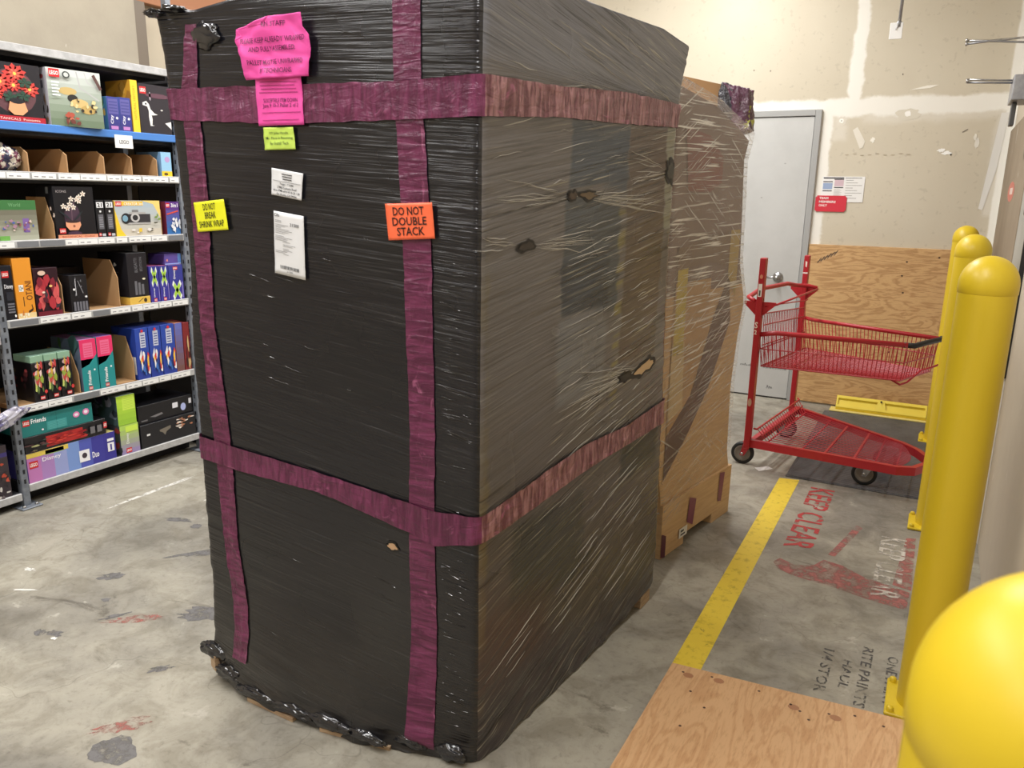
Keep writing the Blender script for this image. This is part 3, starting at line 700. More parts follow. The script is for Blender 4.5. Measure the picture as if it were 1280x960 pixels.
def ridge(s0, z0, s1, z1, w, h, mat, wob=.003, n=10, seed=0.):
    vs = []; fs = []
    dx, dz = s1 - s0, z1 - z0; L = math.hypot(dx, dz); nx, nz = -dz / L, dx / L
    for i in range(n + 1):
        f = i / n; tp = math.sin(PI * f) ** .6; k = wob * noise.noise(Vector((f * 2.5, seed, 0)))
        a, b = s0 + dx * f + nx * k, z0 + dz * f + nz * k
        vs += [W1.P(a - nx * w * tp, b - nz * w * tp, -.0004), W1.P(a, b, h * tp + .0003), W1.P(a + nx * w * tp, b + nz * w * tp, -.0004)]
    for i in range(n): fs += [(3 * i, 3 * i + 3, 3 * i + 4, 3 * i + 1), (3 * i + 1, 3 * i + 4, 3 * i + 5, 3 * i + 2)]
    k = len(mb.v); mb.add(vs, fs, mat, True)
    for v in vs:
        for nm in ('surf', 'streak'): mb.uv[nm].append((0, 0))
rr_ = random.Random(12); F0 = W1.Lf
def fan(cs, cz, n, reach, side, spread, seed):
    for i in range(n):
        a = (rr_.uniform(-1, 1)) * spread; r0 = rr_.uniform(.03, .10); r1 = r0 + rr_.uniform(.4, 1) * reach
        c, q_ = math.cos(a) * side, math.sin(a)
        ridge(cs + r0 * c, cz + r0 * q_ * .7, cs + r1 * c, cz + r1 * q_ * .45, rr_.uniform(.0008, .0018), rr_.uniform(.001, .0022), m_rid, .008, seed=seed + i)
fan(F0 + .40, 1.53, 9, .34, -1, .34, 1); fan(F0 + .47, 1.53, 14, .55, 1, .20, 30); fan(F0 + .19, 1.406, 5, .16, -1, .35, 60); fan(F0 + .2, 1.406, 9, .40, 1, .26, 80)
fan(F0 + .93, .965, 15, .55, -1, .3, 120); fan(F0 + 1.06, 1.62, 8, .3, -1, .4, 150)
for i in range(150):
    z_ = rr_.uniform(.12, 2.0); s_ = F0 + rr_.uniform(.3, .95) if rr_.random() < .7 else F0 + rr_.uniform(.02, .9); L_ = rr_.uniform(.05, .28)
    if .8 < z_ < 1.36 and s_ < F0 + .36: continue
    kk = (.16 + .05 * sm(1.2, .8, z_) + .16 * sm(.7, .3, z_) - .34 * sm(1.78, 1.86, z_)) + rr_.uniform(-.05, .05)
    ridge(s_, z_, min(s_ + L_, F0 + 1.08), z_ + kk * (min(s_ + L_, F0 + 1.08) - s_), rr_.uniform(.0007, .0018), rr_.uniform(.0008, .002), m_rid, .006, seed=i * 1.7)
for i in range(130):
    z_ = rr_.choice([rr_.uniform(1.65, 1.98), rr_.uniform(.9, 1.4), rr_.uniform(.1, .65), rr_.uniform(.1, 1.98)]); L_ = rr_.uniform(.015, .09); s_ = rr_.uniform(.835, F0 - .02 - L_) if rr_.random() < .75 else rr_.uniform(.2, .66)
    ridge(s_, z_, s_ + L_, z_ - L_ * rr_.uniform(.02, .3), rr_.uniform(.0008, .0016), rr_.uniform(.001, .0024), m_rdk, .003, 6, seed=i * 2.3)
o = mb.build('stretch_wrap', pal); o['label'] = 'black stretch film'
# wooden pallet under the load
mb = MB()
def pq(u, v, z): p = W1.FL + W1.e * u + W1.er * v; return (p.x, p.y, z)
def pbox(u0, u1, v0, v1, z0, z1, mat, M=None):
    M = M or mb
    M.hexa([pq(u0, v0, z0), pq(u1, v0, z0), pq(u1, v1, z0), pq(u0, v1, z0), pq(u0, v0, z1), pq(u1, v0, z1), pq(u1, v1, z1), pq(u0, v1, z1)], mat)
for v0 in (.03, .55, 1.02): pbox(.03, .90, v0, v0 + .09, .001, .018, m_wood)
for u0 in (.03, .43, .83):
    for v0 in (.05, .53, .96): pbox(u0, u0 + .085, v0, v0 + .115, .018, .10, m_wood)
for k in range(7): pbox(.03, .92, .05 + k * .15, .14 + k * .15, .10, .118, m_wood)
mb.build('wooden_pallet', pal)
# thin wood edges peeking out at two corners and along the front foot
mb = MB()
def chip(t, z0, z1, off, w):
    a = W1.base(t - w, 0); b = W1.base(t + w, 0); n = W1.tn(t, 0)
    q = [a + n * (off - .05), b + n * (off - .05), b + n * off, a + n * off]
    mb.hexa([(p.x, p.y, z0) for p in q] + [(p.x, p.y, z1) for p in q], m_wood)
for a_ in ((.025, .045, .095, .014, .022), (3.98, .045, .09, .014, .02), (1.955, .003, .05, .004, .04), (.30, .001, .014, .010, .10), (.62, .001, .013, .006, .12)):
    mb = MB(); chip(*a_); mb.build('pallet_board', pal)

# tape bands
def strip(W, pts, off, amp, name, parent, horiz=True, seed=0, nsub=4, mats=None):
    """pts: horizontal (s, ztop, zbot); vertical (z, s_left, s_right)"""
    mb = MB(); uv1 = []; rows = 12; vs = []; n = 0
    L = []
    for (a, b) in zip(pts, pts[1:]):
        m = max(2, int(abs(b[0] - a[0]) / .006))
        for i in range(m): f = i / m; L.append(tuple(a[k] + (b[k] - a[k]) * f for k in range(3)))
    L.append(pts[-1]); n = len(L)
    for i, (q, hi, lo) in enumerate(L):
        jag = .0025 * noise.noise(Vector((q * 22, seed, 1)))
        for j in range(rows + 1):
            g = j / rows; w = lo + jag + (hi - lo) * g
            if horiz: sd, z = q, w
            else: sd, z = w, q
            wr = amp * (noise.noise(Vector((q * 55, g * 1.6, seed))) + .5 * noise.noise(Vector((q * 18, g * 5, seed + 3)))) + amp * .8 * max(0, noise.noise(Vector((q * 7, g * 3.5, seed + 8)))) * 2
            p = W.surf(W.t_of(sd, z), z, off + abs(wr)); vs.append(p); uv1.append((q, g * .08) if horiz else (q, g * .08))
    fs = []
    for i in range(n - 1):
        for j in range(rows): fs.append((i * (rows + 1) + j, (i + 1) * (rows + 1) + j, (i + 1) * (rows + 1) + j + 1, i * (rows + 1) + j + 1))
    mb.add(vs, fs, mats[0], True)
    if len(mats) > 1:
        mb.mi(mats[1])
        for k, f in enumerate(fs):
            if L[k // rows][0] > W.Lf: mb.m[k] = 1
    mb.uv = {'surf': uv1}
    return mb.build(name, parent)
Lf = W1.Lf
top_pts = [(-.3, 1.79, 1.71), (.0, 1.794, 1.715), (.386, 1.791, 1.698), (.726, 1.786, 1.70), (Lf, 1.794, 1.704), (Lf + .33, 1.805, 1.73), (Lf + .7, 1.832, 1.743), (Lf + 1.1, 1.837, 1.763), (Lf + 1.4, 1.83, 1.76)]
low_pts = [(-.3, .83, .76), (.0, .821, .753), (.176, .802, .732), (.459, .774, .716), (.754, .737, .652), (.827, .727, .630), (Lf, .733, .657), (Lf + .314, .771, .684), (Lf + .546, .788, .702), (Lf + .804, .785, .713), (Lf + 1.13, .813, .724), (Lf + 1.4, .81, .73)]
strip(W1, [(.03, .75, .835), (.67, .748, .825), (.89, .752, .826), (1.42, .742, .821), (1.79, .722, .796), (2.03, .722, .797)][::-1], .0035, .0012, 'tape_band', pal, False, 3, mats=[m_tapef])
strip(W1, [(.115, .115, .178), (.22, .121, .18), (.48, .096, .15), (.79, .083, .145), (.93, .072, .136), (1.17, .066, .118), (1.5, .063, .127), (1.79, .060, .117), (1.95, .088, .126)], .0035, .003, 'tape_band', pal, False, 5, mats=[m_tapef])
strip(W1, top_pts, .006, .0022, 'tape_band', pal, True, 7, mats=[m_tapef, m_taper])
strip(W1, low_pts, .006, .0026, 'tape_band', pal, True, 11, mats=[m_tapef, m_taper])

# torn holes in the film showing cardboard
def hole(sd, z, a, b, seed, rgb, rot=0.):
    mb = MB()
    pts = [(p * math.cos(rot) - q * math.sin(rot), p * math.sin(rot) + q * math.cos(rot)) for p, q in blob((0, 0), a, b, 16, .35, seed)]
    mb.poly([W1.P(sd + p, z + q, .0022) for p, q in pts], ink((18, 16, 15)))
    pts2 = [(p * .75, q * .6) for p, q in pts]
    mb.poly([W1.P(sd + p, z + q, .0034) for p, q in pts2], ink(rgb)); mb.build('torn_opening', pal)
hole(Lf + .41, 1.533, .03, .018, 1, (70, 58, 48)); hole(Lf + .50, 1.535, .055, .016, 2, (104, 88, 66)); hole(Lf + .19, 1.406, .045, .016, 3, (52, 46, 42), .15)
hole(Lf + .95, .965, .10, .028, 4, (196, 168, 130), .15); hole(Lf + .79, .955, .05, .02, 5, (36, 32, 30)); hole(.695, .60, .02, .014, 6, (190, 156, 122), -.3)
hole(Lf + 1.06, 1.62, .04, .05, 7, (60, 60, 54), .2); hole(.0, .42, .02, .045, 8, (92, 76, 60))

# papers and stickers
def bil(cs):
    (a, b, c, d) = cs      # TL, TR, BR, BL
    def f(x, y, off):
        top = (a[0] + (b[0] - a[0]) * x, a[1] + (b[1] - a[1]) * x); bot = (d[0] + (c[0] - d[0]) * x, d[1] + (c[1] - d[1]) * x)
        return (bot[0] + (top[0] - bot[0]) * y, bot[1] + (top[1] - bot[1]) * y)
    return f
def sheet(cs, mat, name, parent, off, label, crumple=0., seed=0, outline=None, curl=None, n=14):
    f = bil(cs)
    def disp(x, y):
        return crumple * (noise.noise(Vector((x * 3.2, y * 2.6, seed))) + .6 * abs(noise.noise(Vector((x * 6, y * 6, seed + 2))))) + (curl(x, y) if curl else 0)
    def fn(x, y, o):
        s_, z_ = f(x, y, 0); t = W1.t_of(s_, z_)
        p = W1.base(t, z_); nn = W1.tn(t, z_); d = .006 * noise.noise(Vector((p.x * 2.5, p.y * 2.5, z_ * 2.5 + W1.seed)))
        return p + nn * (off + o + d + disp(x, y))
    bm = bmesh.new()
    if outline:
        vv = [bm.verts.new((x, y, 0)) for x, y in outline]; bm.faces.new(vv)
        bmesh.ops.triangulate(bm, faces=bm.faces[:]); bmesh.ops.subdivide_edges(bm, edges=bm.edges[:], cuts=9, use_grid_fill=True)
        bmesh.ops.triangulate(bm, faces=bm.faces[:])
    else:
        bmesh.ops.create_grid(bm, x_segments=n, y_segments=n, size=.5)
        for v in bm.verts: v.co += Vector((.5, .5, 0))
    mb = MB()
    for v in bm.verts: v.co = Vector(fn(v.co.x, v.co.y, 0))
    mb.addbm(bm, mat, True); o = mb.build(name, parent); o['label'] = label
    md = o.modifiers.new('thickness', 'SOLIDIFY'); md.thickness = .0004; md.offset = -1
    return o, fn
mp = Mat('hot_pink_paper', sr(238, 82, 172), .6).m
# crumpled pink note: outline in print coordinates of the box s .27-.51, z 1.80-1.955
ol = [(.276, 1.888), (.372, 1.902), (.389, 1.934), (.499, 1.951), (.502, 1.90), (.52, 1.871), (.523, 1.815), (.515, 1.72), (.305, 1.70)]
OUT = [(0.287, 1.906), (0.266, 1.898), (0.286, 1.858), (0.292, 1.804), (0.488, 1.806), (0.497, 1.866), (0.496, 1.9), (0.481, 1.918), (0.48, 1.949), (0.378, 1.948), (0.362, 1.931), (0.273, 1.924)]
s0, s1, z0, z1 = .262, .492, 1.80, 1.955
outl = [((a - s0) / (s1 - s0), (b - z0) / (z1 - z0)) for a, b in OUT]
o, fn = sheet([(s0, z1), (s1, z1), (s1, z0), (s0, z0)], mp, 'paper_note', pal, .016, 'crumpled hot pink sheet at the top', .012, 4, outline=outl, curl=lambda x, y: .012 * max(0, y - .5) + .01 * max(0, .2 - x))
A = Art(fn, base=.0034, step=.0003)
for t, x0, x1, y, h in (('RN STAFF', .42, .72, .80, .075), ('PLEASE KEEP ALREADY WRAPPED', .10, .97, .57, .08), ('AND FULLY ASSEMBLED.', .22, .84, .44, .075), ('PALLET MUST BE UNWRAPPED', .2, .93, .24, .075), ('BY TECHNICIANS.', .35, .78, .11, .075)):
    A.text(t, x0, y, x1, y + h, (96, 20, 70), .012)
A.build('printed_text', o)
o, fn = sheet([(.316, 1.815), (.461, 1.812), (.463, 1.694), (.321, 1.693)], mp, 'paper_note', pal, .010, 'flat hot pink sheet below the crumpled one', .004, 9)
A = Art(fn, base=.0014)
for k, (x0, x1) in enumerate(((.1, .9), (.1, .85), (.12, .88), (.08, .9))): A.rect(x0, .86 - k * .07, x1, .875 - k * .07, (170, 50, 120), 6)
A.text('SUSCEPTIBLE ITEM DOWN', .15, .46, .88, .54, (110, 24, 84), .01); A.text('June 9 10-3 Pallet 2 of 2', .12, .34, .9, .44, (110, 24, 84), .01)
for k, (x0, x1) in enumerate(((.1, .95), (.1, .9))): A.rect(x0, .25 - k * .15, x1, .265 - k * .15, (170, 50, 120), 6)
A.build('printed_text', o)
o, fn = sheet([(.333, 1.689), (.427, 1.689), (.432, 1.635), (.334, 1.634)], Mat('lime_paper', sr(196, 226, 96), .6).m, 'paper_note', pal, .008, 'lime green slip under the pink sheets', .002, 2)
A = Art(fn, base=.0014)
for k, t in enumerate(('107 John Handle', 'Mr. Place in Receiving', 'for Install Tech')): A.text(t, (.2, .08, .2)[k], .66 - k * .22, (.82, .95, .8)[k], .80 - k * .22, (50, 70, 40), .006)
A.build('printed_text', o)
mwl = Mat('white_label_stock', sr(226, 228, 232), .45).m
o, fn = sheet([(.353, 1.590), (.451, 1.576), (.443, 1.509), (.348, 1.523)], mwl, 'shipping_label', pal, .008, 'small white address label', .0015, 1)
A = Art(fn, base=.0014)
for k in range(3): A.rect(.33 + .02 * k, .82 - k * .09, .66, .86 - k * .09, (80, 80, 84), 4)
A.rect(.05, .555, .95, .57, (120, 120, 124), 4)
for k, t in enumerate(('Target - T 2088', '17400 Customs Road', 'Box, PMb #14 W B-20 12B', 'San Bruno, CA 94066')): A.text(t, (.28, .2, .08, .18)[k], .42 - k * .13, (.72, .82, .94, .84)[k], .51 - k * .13, (40, 40, 44), .008)
A.build('printed_text', o)
o, fn = sheet([(.353, 1.482), (.447, 1.470), (.446, 1.306), (.347, 1.320)], mwl, 'shipping_label', pal, .008, 'long white barcode label', .0015, 6)
A = Art(fn, base=.0014)
A.text('21500', .55, .80, .85, .85, (70, 70, 74), .01); A.text('Cilo', .03, .92, .2, .975, (60, 60, 64), .01)
r = random.Random(8)
for k in range(26):
    y = .86 - k * .022
    if r.random() < .75: x0 = r.choice((.05, .05, .3)); A.rect(x0, y, x0 + r.uniform(.15, .6), y + .006, (130, 130, 134), 3)
x = .2
while x < .82: w = r.uniform(.006, .02); A.rect(x, .10, x + w, .155, (40, 40, 42)); x += w + r.uniform(.008, .02)
A.text('21500', .4, .055, .6, .08, (60, 60, 64)); A.build('printed_text', o)
o, fn = sheet([(.077, 1.497), (.187, 1.508), (.197, 1.428), (.086, 1.418)], Mat('yellow_label_stock', sr(238, 240, 40), .4).m, 'warning_sticker', pal, .009, 'fluorescent yellow do not break shrink wrap sticker', .001, 3)
A = Art(fn, base=.0014); A.text('DO NOT', .3, .70, .7, .92, (30, 30, 20), .01); A.text('BREAK', .32, .42, .68, .64, (30, 30, 20), .01); A.text('SHRINK WRAP', .1, .13, .9, .35, (30, 30, 20), .01); A.build('printed_text', o)
o, fn = sheet([(.698, 1.506), (.828, 1.512), (.836, 1.428), (.707, 1.419)], Mat('orange_label_stock', sr(250, 112, 72), .4).m, 'warning_sticker', pal, .012, 'fluorescent orange do not double stack sticker', .0008, 3)
A = Art(fn, base=.0014); A.text('DO NOT', .16, .67, .82, .90, (30, 14, 16), .012); A.text('DOUBLE', .13, .39, .86, .62, (30, 14, 16), .012); A.text('STACK', .21, .11, .8, .34, (30, 14, 16), .012); A.build('printed_text', o)

# knotted film ends at the top left and glossy crumples
mb = MB(); r = random.Random(5)
def crumple_blob(mb, c, rad, mat, seed, sub=3, amp=.35):
    bm = bmesh.new(); bmesh.ops.create_icosphere(bm, subdivisions=sub, radius=1)
    for v in bm.verts:
        p = v.co.copy(); k = 1 + amp * noise.noise(p * 2.2 + Vector((seed, 0, 0))) + amp * .5 * noise.noise(p * 5 + Vector((0, seed, 0)))
        v.co = Vector((c[0] + p.x * rad[0] * k, c[1] + p.y * rad[1] * k, c[2] + p.z * rad[2] * k))
    mb.addbm(bm, mat, True)
m_gloss = Mat('crinkled_black_film', sr(30, 30, 34), .14, spec=.8).m
p = W1.P(.09, 1.93, .0); crumple_blob(mb, (p.x + .05, p.y + .002, p.z - .01), (.06, .006, .03), m_gloss, 2, 4, .35); mb.build('film_knot', pal)
for (sd, z, a, b, c) in ((-.02, 1.985, .03, .03, .010), (.05, 1.99, .03, .03, .010), (.02, .10, .06, .016, .028), (.10, .055, .06, .016, .024), (.22, .035, .08, .012, .016), (.36, .03, .09, .012, .018), (.50, .035, .08, .012, .02), (.63, .03, .07, .012, .016), (.75, .035, .06, .012, .02), (.88, .03, .05, .014, .024)):
    mb = MB(); p = W1.P(sd, z, .0); crumple_blob(mb, p, (a, b, c), m_gloss, r.random() * 9, 4, .34); mb.build('film_knot', pal)

# ------------------------------------------------------------------ clear wrapped pallet behind
def k_clear(sd, z, Lf):
    k = .05 * math.sin(z * 5) + .25 * sm(1.4, .6, z)
    return z - k * (sd - Lf)
A2 = Vector((-.903, 3.071, 0)); B2 = Vector((-.769, 3.83, 0))
F2 = A2 + Vector((-.99, .06, 0))
def dress(W, zt, zb=None): W.ztf = zt; return W
ur2 = [(0, .77), (.10, .772), (.2, .74), (.34, .69), (.67, .668), (.9, .70), (1.067, .745), (1.15, .70), (1.25, .655), (1.5, .63), (1.70, .605), (1.78, .64), (1.83, .66)]
W2 = dress(Wrap(F2, A2, B2, [(0, 0), (2, 0)], ur2, 1.95, seed=7., kfun=k_clear, bulge=0.), lambda t: interp([(0, 1.95), (.98, 1.975), (1.1, 1.965), (1.5, 1.925), (1.8, 1.86), (2, 1.815), (3, 1.85), (4, 1.95)], t % 4))
W2.ub = [(.25, 0), (.6, -.09)]
p2 = empty('clear_wrapped_pallet', (-1.3, 3.5, 0), 'tan cardboard display pallet wrapped in clear film behind the black one', 'wrapped pallet')
mb = W2.mesh(40, 110, 180, 0, m_clear, m_clear, .02, lambda t: .16 + .12 * sm(1.0, 2.0, t % 4) if 1 <= t % 4 <= 2 else .2)
o = mb.build('clear_film', p2)
W3 = dress(Wrap(F2, A2, B2, [(0, 0.02), (2, .02)], [(k, v - .018) for k, v in ur2], 1.93, seed=7., kfun=k_clear, bulge=0.), lambda t: W2.ztf(t) - .03)
W3.FR = W3.FR - Vector((.012, 0, 0)); W3.ub = W2.ub
m_mauve = Mat('mauve_printed_board', sr(128, 108, 102), .6).m
mb = MB()
# printed cartons: tiers stacked
def tier(z0, z1, mat, nz=8):
    N = 4; vs = []; fs = []
    cols = [0, .5, 1.001, 1.25, 1.5, 1.75, 1.999, 2.5, 3, 3.5]
    for j in range(nz + 1):
        z = z0 + (z1 - z0) * j / nz
        for t in cols:
            zz = min(z, W3.ztf(t)); p = W3.base(t, zz, .004); vs.append((p.x, p.y, zz))
    n = len(cols)
    for j in range(nz):
        for i in range(n): k = (i + 1) % n; fs.append((j * n + i, j * n + k, (j + 1) * n + k, (j + 1) * n + i))
    fs.append(tuple(range(n))[::-1]); fs.append(tuple(nz * n + i for i in range(n)))
    m = MB(); m.add(vs, fs, mat); return m
tier(.13, 1.15, m_carton, 20).build('carton', p2)
tier(1.15, 1.95, m_mauve, 16).build('carton', p2)
def s2(u, z, o): lr_ = interp(W3.ur, z); ub_ = interp(W3.ub, z); p = W3.base(1 + (min(u, lr_ - .004) - ub_) / (lr_ - ub_), z, .004); n = W3.tn(1.5, z); return (p + n * o)
A = Art(s2, base=.003)
def strippoly(pts, rgb, m=8):     # quads between a lower and an upper edge, kept short so they hug the curved face
    A.poly(pts, rgb)
def band2(lo, hi, rgb, n=14):
    for i in range(n):
        f0, f1 = i / n, (i + 1) / n
        L = lambda tab, f: (interp([(k / (len(tab) - 1), q[0]) for k, q in enumerate(tab)], f), interp([(k / (len(tab) - 1), q[1]) for k, q in enumerate(tab)], f))
        a, b, c, d = L(lo, f0), L(lo, f1), L(hi, f1), L(hi, f0); A.poly([a, b, c, d], rgb)
band2([(0, .36), (.2, .52), (.40, .72), (.57, .99)], [(0, .60), (.22, .72), (.37, 1.01), (.52, 1.21)], (92, 66, 58)); A.nxt()
band2([(0, .56), (.2, .70), (.33, .95)], [(0, 1.2), (.15, 1.2), (.33, 1.2)], (176, 140, 96)); A.nxt()
band2([(.01, .9), (.10, .9)], [(.01, 1.28), (.10, 1.28)], (186, 166, 66)); band2([(0, .62), (.13, .66)], [(0, .95), (.11, .95)], (196, 172, 132)); A.nxt()
band2([(.05, 1.56), (.25, 1.56), (.36, 1.6)], [(0, 1.80), (.22, 1.78), (.36, 1.7)], (126, 70, 66)); band2([(0, 1.25), (.3, 1.27), (.5, 1.24)], [(0, 1.34), (.3, 1.38), (.5, 1.4)], (116, 92, 78))
band2([(.50, 1.20), (.60, 1.1)], [(.50, 1.4), (.60, 1.4)], (170, 146, 84))
A.build('printed_artwork', p2)
# cardboard skirt with feet, notches between
mb = MB()
def skirt(u0, u1, z0, z1):
    q = [s2(u, 0.2, o) for u, o in ((u0, -.06), (u1, -.06), (u1, .012), (u0, .012))]
    mb.hexa([(p.x, p.y, z0) for p in q] + [(p.x, p.y, z1) for p in q], m_carton)
skirt(0, .75, .05, .25); skirt(0, .22, .001, .05); skirt(.52, .77, .001, .05)
mb.build('cardboard_skirt', p2)
mb = MB(); q = [F2 + Vector((.04, .04, 0)), A2 + Vector((-.04, .04, 0)), B2 + Vector((-.06, -.06, 0)), F2 + (B2 - A2) + Vector((.04, -.06, 0))]
mb.hexa([(p.x, p.y, .02) for p in q] + [(p.x, p.y, .13) for p in q], m_wood); 
for t in (.1, .85):
    a = A2.lerp(B2, t); b = F2.lerp(F2 + (B2 - A2), t); mb.box(min(a.x, b.x) + .06, max(a.x, b.x) - .06, a.y - .04, a.y + .04, .001, .02, m_wood)
mb.build('wooden_pallet', p2)
A = Art(s2, base=.015); A.poly([(.255, .215), (.325, .19), (.302, .068), (.24, .10)], (112, 40, 78)); A.build('tape_strip', p2); A = Art(s2, base=.015); A.poly([(.575, .245), (.632, .235), (.612, .09), (.57, .10)], (112, 40, 78)); A.build('tape_strip', p2)
A = Art(s2, base=.015); A.poly([(.0, .12), (.04, .10), (.04, .0), (.0, .01)], (84, 30, 50)); A.build('tape_strip', p2)
A = Art(s2, base=.016); A.rect(.165, .042, .245, .088, (222, 220, 214)); A.nxt().rect(.18, .052, .225, .06, (60, 60, 60)); A.rect(.18, .068, .21, .078, (60, 60, 60)); A.build('shipping_label', p2)
# open carton flap and plastic bag riding on top
mb = MB(); mb.hexa([(-1.22, 3.78, 1.80), (-.965, 3.86, 1.76), (-.97, 3.93, 1.76), (-1.22, 3.86, 1.80), (-1.21, 3.78, 2.10), (-.965, 3.86, 2.045), (-.97, 3.93, 2.045), (-1.21, 3.86, 2.10)], m_card)
mb.build('carton_flap', p2)
mgb = Mat('glossy_dark_plastic', sr(54, 52, 62), .15, spec=.8); v = mgb.co(); s_ = mgb.math('ADD', mgb.math('MULTIPLY', mgb.noise(v, 9, 2, .5, 1.5), .6), mgb.math('MULTIPLY', mgb.sep(v)[0], 3.))
mgb.set('Base Color', mgb.mix(mgb.ramp(s_, .46, .5), mgb.mix(mgb.ramp(s_, .26, .28), sr(46, 46, 56), sr(92, 52, 76)), mgb.mix(mgb.ramp(mgb.noise(v, 20, 2), .6, .62), sr(80, 44, 64), sr(170, 170, 60)))); mgb.set('Normal', mgb.bump(mgb.noise(v, 30, 3, .5, 2), .8, .01))
mb = MB(); bm = bmesh.new(); bmesh.ops.create_cube(bm, size=1); bmesh.ops.subdivide_edges(bm, edges=bm.edges[:], cuts=22, use_grid_fill=True)
for v in bm.verts:
    p = v.co.copy(); p.x *= 1 - .22 * (p.z + .5); q = Vector((-.92 + p.x * .175, 3.86 + p.y * .10, 1.93 + p.z * (.23 - .10 * p.x)))
    k = .02 * abs(noise.noise(Vector((p.x * 3, p.y * 3, p.z * 2.2)))) + .008 * noise.noise(p * 9); v.co = q + p.normalized() * (k - .012)
mb.addbm(bm, mgb.m, True)
o = tag(mb.build('plastic_bag'), 'glossy black and purple plastic bag on top of the clear-wrapped pallet', 'plastic bag')
A = Art(lambda a, b, o: (a, 3.77 - o, b)); 
relabel_origin(o, (-.93, 3.86, 1.85))

# ------------------------------------------------------------------ red flatbed cart
ct = empty('flatbed_cart', (-.4, 4.85, 0), 'red steel flatbed cart with wire basket parked on the black mat', 'cart')
ZB = .15
NL = Vector((-.82, 4.46, 0)); NR = Vector((-.06, 4.385, 0)); FRc = Vector((-.05, 4.87, 0)); FLc = Vector((-.71, 5.38, 0)); TIP = Vector((.07, 4.70, 0)); NT = Vector((.0, 4.43, 0))
pn = Vector((-.84, 4.45, 0)); pf = Vector((-.748, 5.40, 0))
def q2(a, b, z): return NL.lerp(NR, a).lerp(FLc.lerp(FRc, a), b) + Vector((0, 0, z))
def barseg(mb, a, b, w, h, mat):       # rectangular bar between two points
    a = Vector(a); b = Vector(b); t = (b - a).normalized(); x = t.cross(Vector((0, 0, 1)))
    if x.length < .1: x = Vector((1, 0, 0))
    x.normalize(); y = x.cross(t)
    f = lambda p: [p - x * w / 2 - y * h / 2, p + x * w / 2 - y * h / 2, p + x * w / 2 + y * h / 2, p - x * w / 2 + y * h / 2]
    A_, B_ = f(a), f(b); mb.add(A_ + B_, [(0, 1, 2, 3), (7, 6, 5, 4), (0, 4, 5, 1), (1, 5, 6, 2), (2, 6, 7, 3), (3, 7, 4, 0)], mat)
mb = MB(); loop = [NL, NR, Vector((.02, 4.42, 0)), Vector((.075, 4.53, 0)), Vector((.08, 4.66, 0)), Vector((.03, 4.77, 0)), FRc, FLc]
loop = [p + Vector((0, 0, .165)) for p in loop]
# round frame of square tube, swept closed
def sweeprect(mb, pts, w, h, mat):
    N = len(pts); rings = []
    for i, p in enumerate(pts):
        a = pts[i - 1]; b = pts[(i + 1) % N]; t1 = (p - a).normalized(); t2 = (b - p).normalized(); n1 = Vector((t1.y, -t1.x, 0)); n2 = Vector((t2.y, -t2.x, 0)); n = (n1 + n2).normalized(); k = 1 / max(.5, n.dot(n1))
        rings.append([p + n * w / 2 * k - Vector((0, 0, h / 2)), p + n * w / 2 * k + Vector((0, 0, h / 2)), p - n * w / 2 * k + Vector((0, 0, h / 2)), p - n * w / 2 * k - Vector((0, 0, h / 2))])
    vs = [v for r_ in rings for v in r_]; fs = []
    for i in range(N):
        j = (i + 1) % N
        for k in range(4): fs.append((i * 4 + k, j * 4 + k, j * 4 + (k + 1) % 4, i * 4 + (k + 1) % 4))
    mb.add(vs, fs, mat)
sweeprect(mb, loop, .028, .045, m_red); mb.build('bed_frame', ct)
mb = MB()
for k in range(1, 22):
    b = k / 22; y0 = q2(.02, b, .175 + .05); y1 = q2(.10, b, .178); y2 = q2(1.0 + .08 * math.sin(PI * b), b, .178)
    mb.tube([y0 + Vector((0, 0, .02)), y1, y2], .0028, m_red, 5)
for a in (.10, .36, .52, .72, .86, 1.0): mb.tube([q2(a, 0, .172), q2(a, 1, .172)], .005 if a not in (.52, .72) else .009, m_red, 6)
mb.tube([q2(.0, .02, .25), q2(.02, .03, .245), q2(.02, .97, .245), q2(.0, .98, .25)], .006, m_red, 6)
mb.tube([q2(.06, .02, .21), q2(.06, .98, .21)], .004, m_red, 6)
mb.build('bed_grid', ct)
for p, top in ((pn, 1.225), (pf, 1.19)):
    mb = MB(); mb.bev(p.x - .016, p.x + .016, p.y - .032, p.y + .032, .14, top, m_red, .004); 
    for z in (.70, .90, 1.0): mb.lathe([(0, -.017), (.007, -.017), (.007, .017), (0, .017)], (p.x, p.y, z), m_blk, 8, 'x')
    mb.build('post', ct)
A = Art(lambda a, b, o: (pn.x + a, pn.y - .032 - o, b)); A.rect(-.011, 1.015, .009, 1.085, (236, 234, 228)); A.nxt().rect(-.006, 1.02, .003, 1.05, (90, 90, 90)); A.disc(.0, 1.125, .008, .012, (214, 140, 110)); A.text('S', -.012, .84, .004, .875, (240, 225, 215), .02); A.text('2', -.012, .805, .002, .83, (240, 225, 215), .02); A.disc(-.002, .415, .011, .024, (196, 160, 140))
A.build('sticker', ct)
A = Art(lambda a, b, o: (pf.x + a, pf.y - .032 - o, b)); A.rect(-.016, 1.075, .014, 1.083, (236, 228, 222)); A.build('sticker', ct)
A = Art(lambda a, b, o: (pf.x + a, pf.y - .032 - o, b)); A.poly([(-.006, 1.155), (.006, 1.15), (.004, 1.115), (-.003, 1.12)], (240, 225, 215)); A.build('sticker', ct)
